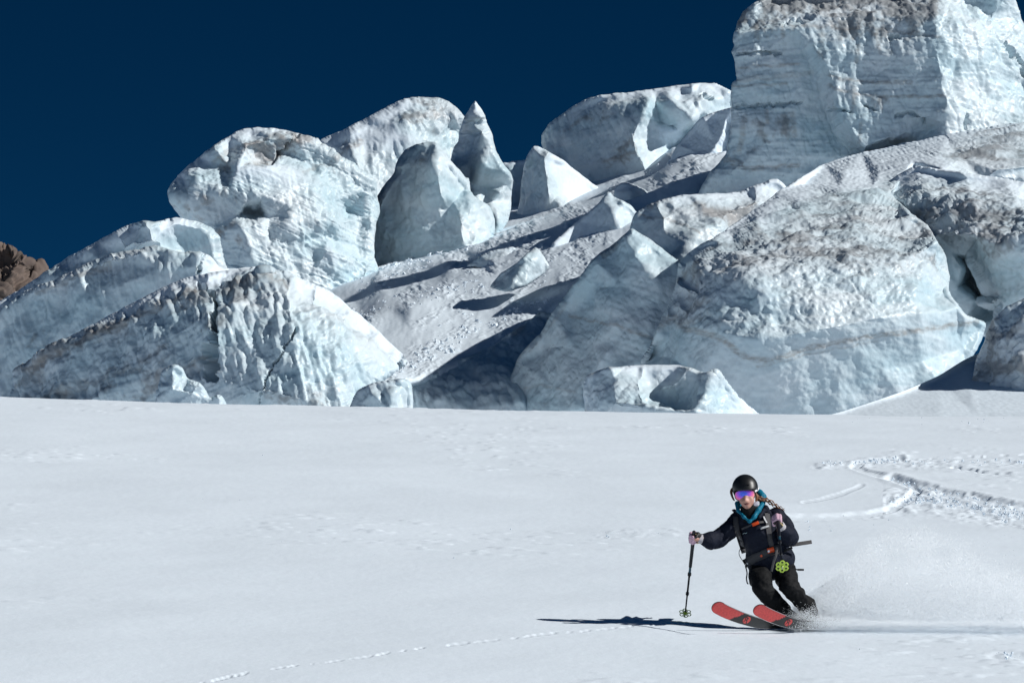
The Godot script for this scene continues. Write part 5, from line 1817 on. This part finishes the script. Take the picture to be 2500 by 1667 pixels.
	# the tower
	serac("ice_tower", "towering square block of layered ice with a dirty top and sunlit right side", "ice block", 294.0,
		[[1856, 0], [1836, 9], [1816, 28], [1802, 51], [1795, 78], [1789, 99], [1793, 112], [1787, 126], [1793, 143], [1796, 160], [1797, 177], [1799, 195], [1788, 207], [1785, 231], [1788, 252], [1785, 272], [1785, 306], [1778, 347], [1771, 377], [1761, 391], [1734, 420], [1708, 462], [1700, 500], [1890, 500], [2101, 430], [2400, 390], [2600, 360], [2590, 260], [2560, 180], [2530, 120], [2508, 70], [2496, 46], [2488, 18], [2474, -20], [2440, -60], [2300, -90], [2100, -90], [1960, -70], [1890, -30]],
		[[1800, 100, 2.17], [1795, 180, 2.28], [1792, 300, 2.39], [1775, 385, 2.20], [1730, 440, 2.60], [1750, 450, 2.90], [1840, 30, 0.63, 0.3, 0.6], [1860, 70, 2.57, 0.2, 0.35], [1880, 120, 2.80, 0.2, 0.35], [1900, 38, 1.53, 0.5, 0.75], [1890, 5, -0.93, 0.6, 0.85], [2000, 34, 2.70, 0.5, 0.7], [2000, 5, -0.10, 0.6, 0.9], [2100, 36, 2.97, 0.5, 0.75], [2100, -5, -0.03, 0.6, 0.9], [2200, 42, 3.43, 0.5, 0.75], [2200, 0, 0.63, 0.6, 0.9], [2280, 30, 3.97, 0.4, 0.8], [2290, -10, 1.73, 0.5, 0.9], [1940, 70, 3.10, 0.2, 0.4], [1955, 110, 2.45, 0.1, 0.2], [1975, 150, 2.28, 0.1, 0.2], [1998, 205, 2.01, 0.1, 0.3], [2012, 258, 1.66, 0.1], [2036, 318, 1.28, 0.05, 0], [2080, 368, 1.43, 0.05, 0], [1985, 110, 3.65, 0.2, 0.4], [2012, 150, 4.06, 0.2, 0.4], [2034, 205, 4.39, 0.2, 0.3], [2048, 258, 4.54, 0.2, 0.2], [2072, 312, 4.66, 0.1, 0.1], [2112, 362, 4.93, 0.1, 0.1], [1850, 128, 3.00, 0.1], [1850, 140, 2.60, 0.1], [1900, 180, 2.83, 0.1, 0.3], [1960, 180, 2.63, 0.1, 0.3], [1850, 220, 2.90, 0.1, 0.2], [1840, 256, 2.43, 0.1, 0.1], [1900, 250, 2.73, 0.1, 0.2], [1960, 240, 2.43, 0.1], [1860, 300, 3.07, 0.2, 0.55], [1920, 300, 2.77, 0.2, 0.5], [1980, 330, 1.97, 0.1, 0.3], [1850, 370, 2.90, 0.1, 0.3], [1940, 380, 2.50, 0.1, 0.1], [2020, 380, 1.63, 0.05, 0], [2100, 120, 3.97, 0.2, 0.45], [2180, 120, 4.20, 0.2, 0.45], [2150, 200, 4.40, 0.15, 0.35], [2240, 200, 4.80, 0.1, 0.2], [2120, 260, 4.60, 0.15, 0.3], [2200, 290, 4.93, 0.1, 0.2], [2160, 340, 5.07, 0.1, 0.2], [2260, 290, 5.33, 0.05, 0], [2274, 318, 4.29, 0.05, 0], [2286, 60, 4.65, 0.3, 0.3], [2288, 100, 4.94, 0.2, 0.1], [2294, 150, 5.32, 0.1, 0], [2301, 204, 5.70, 0.1, 0], [2313, 240, 6.00, 0.1, 0], [2309, 289, 6.20, 0.1, 0], [2309, 330, 6.30, 0.1, 0], [2302, 30, 3.90, 0.2, 0.1], [2316, -20, 1.30, 0.1, 0.1], [2360, 60, 3.50, 0.1, 0], [2360, 180, 4.50, 0.1, 0], [2370, 290, 5.18, 0.1, 0], [2430, 40, 1.77, 0.3, 0], [2430, 160, 2.97, 0.4, 0], [2440, 280, 3.75, 0.1, 0], [2480, 60, -0.22, 0.5, 0], [2490, 200, 0.96, 0.4, 0], [2500, 280, 1.84, 0.2, 0], [2560, 260, -1.27], [2450, 100, 1.94, 0.8, 0], [2400, 110, 3.23, 0.4, 0]],
		{"step": 2.6, "dirt": 0.3, "chip": 0.05, "strata": 0.09, "flute": 0.08, "lumpamp": 0.4, "radius": 12.0, "inflate": 1.0, "thick": 7.0, "blur": 2, "big": 0.5, "mid": 0.14, "dirt_stretch": Vector3(1.2, 0.7, 1.0),
		"cracks": [[[[1806, 132], [1850, 126], [1905, 132]], 4.5, 0.55], [[[1912, 60], [1930, 46], [1952, 50]], 5.0, 0.5], [[[2175, 92], [2188, 88], [2198, 94]], 4.0, 0.5], [[[1790, 262], [1850, 257], [1910, 254], [1955, 248]], 3.5, 0.4], [[[2030, 265], [2060, 272], [2078, 272]], 3.5, 0.4], [[[2116, 258], [2140, 264]], 4.0, 0.4], [[[2360, 280], [2358, 318]], 2.5, 0.4], [[[2455, 100], [2470, 140]], 5.0, 0.9], [[[2484, 140], [2500, 180]], 5.0, 0.8], [[[2190, 280], [2215, 272], [2240, 282], [2258, 305]], 4.0, 0.4]],
		"bands": [[[[1800, 166], [1880, 160], [1950, 157]], 4.0, 0.5, 4.0], [[[1799, 196], [1880, 190], [1980, 176]], 7.0, 0.35, 5.0], [[[1790, 212], [1850, 208], [1920, 204]], 3.5, 0.5, 3.0], [[[2020, 186], [2080, 194], [2150, 202], [2225, 202]], 5.0, 0.55, 4.0], [[[2020, 210], [2080, 226], [2130, 234], [2200, 236], [2312, 234]], 4.0, 0.6, 4.0], [[[1790, 404], [1830, 412], [1880, 410], [1950, 402]], 6.0, 0.55, 4.0], [[[1770, 388], [1810, 396]], 6.0, 0.6, 4.0], [[[1820, 290], [1815, 330], [1805, 370]], 7.0, 0.45, 4.0], [[[1872, 270], [1874, 300]], 5.0, 0.5, 4.0], [[[1935, 275], [1940, 330]], 6.0, 0.4, 4.0], [[[1850, 60], [1848, 90]], 7.0, 0.4, 4.0], [[[1912, 62], [1910, 92]], 4.0, 0.5, 3.0], [[[2088, 215], [2084, 260]], 5.0, 0.45, 3.0], [[[2104, 300], [2100, 345]], 5.0, 0.4, 3.0], [[[2095, 110], [2092, 150]], 6.0, 0.4, 3.0], [[[2140, 85], [2150, 130]], 5.0, 0.4, 3.0], [[[1960, 62], [2050, 70], [2150, 72], [2290, 88]], 5.0, 0.45, 6.0]]})
	# hump and fin left of the great dome
	serac("ice_hump", "low ice hump with brown-stained top tucked behind the pitted snow ridge", "ice hump", 262.0,
		[[1540, 570], [1543, 540], [1551, 519], [1575, 503], [1602, 491], [1628, 484], [1654, 479], [1690, 475], [1733, 472], [1803, 468], [1845, 452], [1900, 436], [1930, 480], [1830, 560], [1780, 600], [1700, 670], [1640, 660], [1600, 630]],
		[[1555, 535, -1.8, 0.1, 0.2, 0.2], [1575, 515, -2.0, 0.1, 0.4, 0.4], [1620, 500, -1.6, 0.3, 0.5, 0.3], [1620, 530, 0.2, 0.2, 0.35], [1620, 570, 0.6], [1680, 600, 1.8], [1600, 600, 0], [1700, 570, 1.2, 0.3, 0.3], [1660, 510, -0.8, 0.5, 0.5], [1680, 485, -2.6, 0.1, 0.1, 0.9], [1720, 510, -1.0, 0.7, 0.7], [1760, 480, -3.6, 0.1, 0.1, 1], [1780, 510, -1.2, 0.8, 0.75], [1760, 545, 0.4, 0.6, 0.5], [1830, 470, -5.5, 0.1, 0.1, 1], [1840, 495, -2.4, 0.5, 0.6], [1700, 640, 2], [1890, 460, -6, 0, 0, 1]],
		{"radius": 10.0, "inflate": 1.0, "thick": 8.0, "dirt_c": Color(0.2, 0.17, 0.15),
		"bands": [[[[1560, 525], [1620, 527], [1670, 545], [1705, 575]], 3.0, 0.6, 5.0]]})
	serac("ice_fin", "leaning sheet of pale blue ice shading the hollow, left of the great dome", "ice fin", 240.0,
		[[1544, 558], [1530, 566], [1520, 575], [1500, 592], [1470, 615], [1446, 634], [1425, 660], [1410, 680], [1378, 723], [1360, 748], [1346, 765], [1325, 807], [1300, 830], [1282, 850], [1262, 880], [1244, 925], [1232, 965], [1225, 1040], [1500, 1040], [1660, 1020], [1700, 850], [1700, 670], [1650, 632], [1612, 603], [1578, 578]],
		[[1500, 615, -1.0, 0.1, 0.3], [1548, 575, -0.4, 0.05, 0.1, 0.3], [1550, 620, 0.6], [1600, 625, -0.2], [1600, 680, 1.2], [1400, 760, -3], [1450, 700, -1.5, 0.1, 0.2], [1520, 700, 0.4], [1600, 740, 1.4], [1330, 850, -4], [1400, 850, -1.2], [1500, 790, 0.9], [1500, 840, 1.4], [1580, 800, 2.2], [1260, 950, -5], [1340, 940, -1.4], [1420, 940, 0.8], [1520, 900, 2], [1600, 880, 2.6], [1420, 1000, 1.5]],
		{"dirt": 0.12, "radius": 16.0, "inflate": 1.3, "thick": 20.0, "strata": 0.03, "tilt": -0.4,
		"bands": [[[[1390, 770], [1440, 780], [1500, 796], [1560, 812], [1600, 830]], 4.0, 0.55, 6.0], [[[1380, 745], [1340, 800], [1290, 860]], 5.0, 0.3, 5.0], [[[1520, 575], [1470, 620]], 7.0, 0.5, 6.0], [[[1240, 960], [1320, 940], [1400, 955]], 4.0, 0.35, 5.0]]})
	# the great dome
	serac("ice_dome", "great ice dome with dirty lumpy crown above a smooth blue banded wall", "ice dome", 232.0,
		[[1560, 900], [1590, 840], [1598, 817], [1612, 785], [1626, 756], [1636, 732], [1644, 710], [1650, 690], [1654, 672], [1658, 640], [1696, 607], [1738, 582], [1779, 556], [1826, 523], [1896, 472], [1960, 430], [2012, 400], [2105, 372], [2210, 349], [2312, 328], [2428, 308], [2500, 298], [2640, 285], [2640, 440], [2400, 440], [2240, 450], [2175, 468], [2189, 486], [2226, 519], [2263, 547], [2291, 589], [2310, 626], [2319, 672], [2319, 710], [2338, 742], [2360, 768], [2408, 789], [2402, 820], [2384, 859], [2356, 891], [2291, 928], [2198, 966], [2130, 988], [2059, 1010], [1980, 1030], [1700, 1050], [1600, 1000]],
		[[2012, 398, -52, 0, 0, 1], [2105, 374, -56, 0, 0, 1], [2210, 352, -56, 0, 0, 1], [2312, 332, -55, 0, 0.1, 1], [2428, 312, -54, 0.3, 0.48, 0.6], [2520, 302, -54, 0.3, 0.48, 0.6],
		[1896, 475, -22, 0, 0, 1], [1826, 526, -14, 0, 0, 1], [1779, 558, -10, 0, 0, 1], [1700, 610, -6.5, 0.1, 0.2, 0.8], [1662, 640, -5.5, 0.3, 0.4],
		[1960, 450, -28, 0, 0, 1], [2060, 425, -31, 0, 0, 1], [2150, 415, -31, 0, 0, 1], [2230, 392, -33, 0, 0, 1], [2290, 380, -34, 0.2, 0.4, 0.8], [2350, 385, -33, 0.5, 0.68, 0.3], [2450, 350, -40, 0.5, 0.68, 0.3], [2300, 410, -28, 0, 0.1, 1], [2440, 410, -30, 0.4, 0.48, 0.5], [2560, 400, -32],
		[1850, 530, -10, 0, 0, 1], [1950, 482, -17, 0, 0, 1], [2050, 455, -21, 0, 0, 1], [2130, 450, -22, 0.1, 0.1, 0.9],
		[1760, 592, -5, 0.4, 0.4, 0.3], [1850, 552, -7, 0.6, 0.48, 0.1], [1950, 508, -12, 0.6, 0.48, 0.1], [2050, 480, -16, 0.6, 0.4, 0.1], [2140, 472, -18, 0.7, 0.3, 0.1],
		[1700, 640, -2.2, 0.8, 0.58], [1800, 620, -1.2, 0.9, 0.6], [1900, 590, -2.6, 0.9, 0.58], [2000, 560, -5, 0.9, 0.53], [2100, 540, -7, 0.9, 0.43], [2200, 545, -9, 0.9, 0.48],
		[1660, 720, -2.5, 0.5, 0.53], [1700, 715, 0.5, 0.9, 0.6], [1800, 685, 2.4, 1, 0.58], [1760, 720, 2.4, 0.3, 0.2, 0.6], [1860, 715, 3.6, 0.3, 0.1, 0.5], [1900, 670, 2.3, 1, 0.58], [2000, 655, 1.4, 1, 0.56], [2100, 645, 0.5, 1, 0.58], [2200, 635, -0.8, 1, 0.58], [2280, 630, -3.2, 0.9, 0.48], [2306, 650, -6, 0.6, 0.2],
		[1640, 780, -1.5, 0.3, 0.4], [1690, 770, 1.4, 0.8, 0.48], [1760, 780, 3.4, 1, 0.3], [1850, 770, 4, 1, 0.12], [1950, 750, 3.8, 1, 0.15], [2050, 740, 3.2, 1, 0.3], [2130, 720, 2.6, 1, 0.15], [2220, 720, 1.2, 1, 0.15], [2300, 720, -2.4, 0.7, 0.1],
		[1700, 795, 2, 0.3, 0.2], [1770, 816, 4.2, 0.5, 0.1, 0.2], [1850, 828, 4.9, 0.5, 0.1, 0.3], [1950, 815, 4.9, 0.6, 0.3, 0.1], [2050, 795, 4.4, 0.5, 0.1, 0.2], [2150, 775, 3.5, 0.4, 0.1, 0.2], [2250, 765, 1.8, 0.2, 0.1, 0.1], [2335, 755, -1.2, 0.1, 0.1],
		[1640, 830, -1.5, 0.1], [1672, 806, 1, 0.1, 0.4], [1761, 840, 3.7, 0.05], [1826, 872, 4.1, 0.05], [1900, 876, 4.3, 0.05], [2000, 856, 4.1, 0.05], [2105, 838, 3.5, 0.05], [2245, 812, 1.8, 0.05], [2384, 795, -3, 0.05],
		[1600, 870, -4, 0.05, 0], [1650, 880, 0.4, 0.05, 0.1], [1700, 920, 2, 0.05, 0], [1760, 960, 2.6, 0.05, 0], [1850, 950, 3.3, 0.05, 0], [1950, 930, 3.3, 0.05, 0], [2050, 920, 2.9, 0.05, 0], [2150, 900, 2.1, 0.05, 0], [2250, 880, 0.6, 0.05, 0], [2350, 850, -2.2, 0.05, 0], [1850, 1010, 2.6, 0.05, 0], [2000, 1005, 2.2, 0.05, 0], [2150, 975, 1.3, 0.05, 0]],
		{"step": 2.6, "dirt": 0.1, "chip": 0.012, "lumpamp": 0.38, "mid": 0.1, "big": 0.4, "strata": 0.03, "tilt": 0.12, "cup": 0.06, "radius": 12.0, "inflate": 1.2, "thick": 10.0, "blur": 3, "dirt_c": Color(0.15, 0.142, 0.145),
		"cracks": [],
		"bands": [[[[1672, 803], [1720, 812], [1761, 828], [1795, 850], [1826, 868], [1872, 875], [1966, 859], [2105, 831], [2245, 807], [2384, 786]], 7.0, 0.62, 4.0], [[[1850, 888], [2000, 868], [2150, 838]], 3.0, 0.4, 4.0], [[[1612, 795], [1640, 775], [1668, 790]], 14.0, 0.5, 8.0]]})
	# right-hand mass beyond the crevice
	serac("ice_mass", "dirty rounded ice mass hanging over a dark crevice right of the great dome", "ice block", 240.0,
		[[2135, 486], [2160, 455], [2190, 428], [2240, 405], [2291, 412], [2350, 419], [2408, 428], [2455, 436], [2500, 444], [2640, 450], [2640, 830], [2500, 830], [2431, 830], [2350, 800], [2280, 740], [2240, 620], [2180, 530]],
		[[2180, 450, -16, 0.1, 0.1, 0.9], [2240, 420, -16, 0, 0, 1], [2300, 428, -14, 0, 0, 1], [2360, 440, -11, 0.3, 0.2, 0.7], [2420, 445, -11, 0, 0, 1], [2500, 456, -10, 0, 0, 1], [2550, 460, -12, 0, 0, 1], [2200, 490, -10, 0.8, 0.3], [2270, 470, -9, 0.9, 0.45], [2280, 520, -6, 0.9, 0.6], [2380, 500, -4.6, 0.9, 0.65], [2480, 490, -4.5, 0.5, 0.4, 0.4], [2500, 520, -2.8, 0.9, 0.55], [2290, 572, -3.6, 0.8, 0.55], [2380, 575, -0.2, 1, 0.65], [2445, 600, 1.6, 1, 0.65], [2520, 565, 2, 1, 0.4], [2620, 560, 2], [2325, 612, -5.6, 0.4, 0.3], [2357, 642, -9.5, 0.02, 0], [2372, 682, -11, 0.02, 0], [2396, 724, -11, 0.02, 0], [2424, 764, -9.5, 0.02, 0], [2350, 650, -6, 0.05, 0], [2380, 640, -2.6, 0.1, 0], [2400, 680, -2.2, 0.05, 0], [2430, 650, -0.2, 0.3, 0.3], [2500, 635, 1.6, 1, 0.05], [2480, 690, 0.6, 0.8, 0.05], [2340, 700, -8, 0.05, 0], [2380, 730, -7.4, 0.05, 0], [2420, 740, -2.4, 0.2, 0], [2450, 725, -0.6, 0.5, 0], [2500, 720, 1, 0.8, 0], [2430, 790, -5, 0.1, 0], [2330, 770, -9, 0.05, 0], [2600, 700, 2]],
		{"step": 2.6, "lumpamp": 0.46, "radius": 12.0, "inflate": 1.2, "thick": 8.0, "dirt_c": Color(0.15, 0.142, 0.145)})
	# dirty block, lower right
	serac("ice_block", "dirty lumpy ice block casting its shadow over the snow right of the great dome", "ice block", 213.0,
		[[2570, 690], [2530, 712], [2500, 728], [2478, 740], [2459, 747], [2440, 765], [2422, 784], [2410, 810], [2403, 835], [2392, 860], [2384, 877], [2379, 900], [2377, 928], [2374, 970], [2366, 1050], [2660, 1050], [2660, 690]],
		[[2395, 900, -2.4], [2425, 820, -1.6], [2470, 765, -1.6, 0.3, 0.2, 0.4], [2500, 745, -1.6, 0.3, 0.1, 0.5], [2450, 830, -0.2], [2440, 880, -0.4], [2420, 960, -0.6], [2500, 800, 0.6], [2500, 880, 1.2], [2480, 960, 0.8], [2600, 900, 2]],
		{"step": 2.6, "lump": 0.9, "dirt": 0.62, "lumpamp": 0.5, "radius": 14.0, "inflate": 1.6, "thick": 8.0, "dirt_c": Color(0.13, 0.12, 0.12)})
	# small block in front
	serac("ice_block", "low white ice block at the foot of the great dome behind the snow crest", "ice block", 200.0,
		[[1427, 1050], [1427, 1000], [1424, 960], [1426, 932], [1435, 914], [1460, 905], [1488, 898], [1530, 893], [1573, 891], [1620, 890], [1658, 891], [1680, 896], [1701, 902], [1718, 909], [1733, 911], [1742, 903], [1750, 902], [1760, 912], [1770, 925], [1783, 945], [1797, 962], [1820, 985], [1852, 1010], [1870, 1050]],
		[[1440, 960, -1.6], [1450, 920, -1.6, 0.1, 0.1, 0.5], [1500, 925, -0.5, 0.4, 0.4], [1500, 985, 0.8, 0.5, 0.2], [1560, 902, -1.6, 0, 0, 1], [1560, 925, -0.2, 0.5, 0.5], [1600, 945, -0.8, 0.3, 0.1], [1580, 995, 1.5, 0.5, 0.1], [1640, 905, -1.4, 0.1, 0, 0.9], [1640, 940, 0.3, 0.4], [1655, 985, -0.2, 0.3, 0.1], [1700, 920, 0.2, 0.3], [1742, 912, 1.0, 0.2], [1722, 960, 1.6, 0.4, 0], [1695, 1005, 2.1, 0.3, 0], [1765, 945, 0.2, 0.2, 0, 0.4], [1790, 985, 0.0, 0.3, 0, 0.5], [1745, 1000, 1.2, 0.4, 0], [1830, 1005, -1, 0.1, 0, 1]],
		{"step": 2.4, "lump": 0.4, "dirt": 0.2, "lumpamp": 0.5, "radius": 10.0, "inflate": 0.9, "thick": 3.0})
	# peak standing in the tower's shadow
	serac("snow_peak", "sharp snow peak standing in the shadow of the tower on the slope", "snow peak", 288.0,
		[[1325, 622], [1350, 592], [1383, 563], [1405, 543], [1426, 525], [1459, 498], [1472, 481], [1484, 468], [1492, 470], [1500, 480], [1520, 489], [1539, 498], [1552, 512], [1558, 524], [1562, 565], [1516, 600], [1466, 640], [1400, 660], [1340, 650]],
		[[1486, 476, -0.8], [1495, 520, 0.9], [1510, 560, 1.6], [1400, 585, 0, 0, 0, 1], [1440, 545, -0.6, 0, 0, 0.8], [1440, 590, 0.4, 0, 0, 0.9], [1540, 520, -0.2], [1550, 550, 0.2], [1460, 620, 2.2, 0, 0, 0.6], [1380, 630, 1, 0, 0, 1], [1515, 505, 0.2, 0.2, 0.5], [1512, 535, 0.9, 0.3, 0.6]],
		{"snow": 0.4, "dirt": 0.15, "radius": 8.0, "inflate": 0.7, "thick": 4.0, "big": 0.3})
	serac("ice_block", "small pale ice block half buried on the slope above the shadowed peak", "ice block", 303.0,
		[[1494, 520], [1498, 482], [1501, 466], [1512, 447], [1530, 444], [1555, 454], [1575, 464], [1590, 478], [1586, 520]],
		[[1508, 465, -0.5, 0.1, 0, 0.6], [1530, 455, -0.5, 0, 0, 0.9], [1540, 475, 0.8, 0.2, 0.1], [1572, 478, -0.4, 0.1, 0.1, 0.3], [1545, 498, 1.1, 0.2]],
		{"radius": 8.0, "inflate": 0.8, "thick": 3.0, "big": 0.2, "dirt": 0.1})
	serac("ice_block", "small split ice block with one sunlit face alone on the middle slope", "ice block", 270.0,
		[[1196, 700], [1221, 669], [1250, 650], [1262, 642], [1273, 632], [1285, 620], [1295, 611], [1307, 603], [1318, 611], [1328, 626], [1335, 638], [1342, 650], [1325, 672], [1280, 700], [1235, 712]],
		[[1307, 608, -0.2], [1295, 630, 0.6], [1280, 645, 0.9], [1262, 668, 1.3], [1250, 688, 1.7], [1225, 678, -0.6, 0.1, 0.4], [1255, 655, -0.1, 0.1, 0.4], [1312, 640, 0.5, 0.1, 0, 0.3], [1290, 665, 1.0, 0.1, 0, 0.4], [1328, 645, -0.5, 0.1, 0, 0.4], [1275, 690, 1.4]],
		{"radius": 6.0, "inflate": 0.6, "thick": 2.0, "big": 0.15, "step": 2.4, "edge": 1.5})
	serac("ice_block", "low wedge of ice lying in the slope beneath the spire", "ice block", 292.0,
		[[1140, 650], [1153, 637], [1172, 624], [1194, 613], [1225, 607], [1252, 602], [1262, 612], [1240, 640], [1200, 655]],
		[[1160, 640, -0.4], [1200, 620, -0.2, 0, 0, 0.6], [1195, 640, 0.6], [1245, 610, -0.4, 0, 0, 0.6], [1235, 628, 0.4]],
		{"radius": 6.0, "inflate": 0.6, "thick": 2.0, "big": 0.15, "step": 2.4})
	serac("ice_lip", "glistening lip of melting ice at the lower end of the slope", "ice lip", 214.0,
		[[840, 1040], [850, 1000], [857, 984], [866, 965], [876, 950], [900, 939], [923, 932], [950, 927], [975, 924], [992, 926], [1002, 934], [1006, 948], [1000, 1040]],
		[[870, 985, -0.5], [880, 955, -0.6, 0.1, 0, 0.4], [910, 965, 0.8], [915, 942, -0.2, 0, 0, 0.6], [935, 970, 0.4], [955, 965, 0.9], [960, 940, 0.0, 0.1, 0, 0.5], [985, 945, -0.3], [990, 980, -0.4], [950, 1000, 0.9]],
		{"radius": 10.0, "inflate": 0.9, "thick": 3.0, "big": 0.2, "step": 2.4, "flute": 0.15, "dirt": 0.02})

	serac("ice_step", "shaded blue ice step in the hollow below the edge of the slope", "ice step", 243.0,
		[[996, 934], [1030, 922], [1064, 909], [1100, 891], [1137, 872], [1170, 857], [1200, 844], [1226, 827], [1252, 807], [1290, 785], [1325, 759], [1380, 790], [1390, 860], [1350, 940], [1310, 1040], [985, 1040]],
		[[1010, 955, 0.2], [1064, 924, -1.6], [1070, 970, 0.4], [1137, 888, -6.0], [1150, 940, -2.4], [1200, 860, -8.4], [1215, 910, -3], [1252, 826, -11], [1320, 778, -16], [1150, 1000, -1], [1020, 1010, 1.5], [1290, 900, -4], [1280, 980, 0], [1350, 860, -7]],
		{"dirt": 0.1, "radius": 5.0, "inflate": 0.5, "thick": 3.0, "flute": 0.15, "lump": 0.15})

func build_mountain() -> void:
	var n := serac("mountain", "brown rocky mountain shoulder on the far left horizon", "", 900.0,
		[[-620, 330], [-420, 430], [-260, 500], [-120, 560], [-40, 588], [0, 594], [20, 600], [35, 612], [48, 622], [66, 631], [84, 649], [100, 657], [112, 664], [160, 720], [220, 820], [-260, 1000], [-640, 1000]],
		[[-100, 640, 0], [0, 620, 0], [40, 640, 8], [80, 665, 0], [20, 670, 14], [60, 690, 10], [0, 720, 22], [-100, 760, 20], [120, 760, 10], [-400, 600, 5], [-500, 800, 25]],
		{"nscale": 0.3, "step": 2.6, "lump": 1.0, "lumpamp": 2.6, "big": 4.0, "mid": 1.8, "fine": 0.6, "flute": 1.6, "radius": 20.0, "inflate": 10.0, "thick": 60.0, "edge": 4.0, "structure": true, "mat": "mountain_rock",
		"ice_a": Color(0.13, 0.103, 0.088), "ice_b": Color(0.09, 0.077, 0.07), "crust_c": Color(0.155, 0.108, 0.085), "dirt": 0.5, "dirt_c": Color(0.04, 0.037, 0.035), "dirt_stretch": Vector3(1.0, 0.8, 1.0)})
	n.name = "mountain"
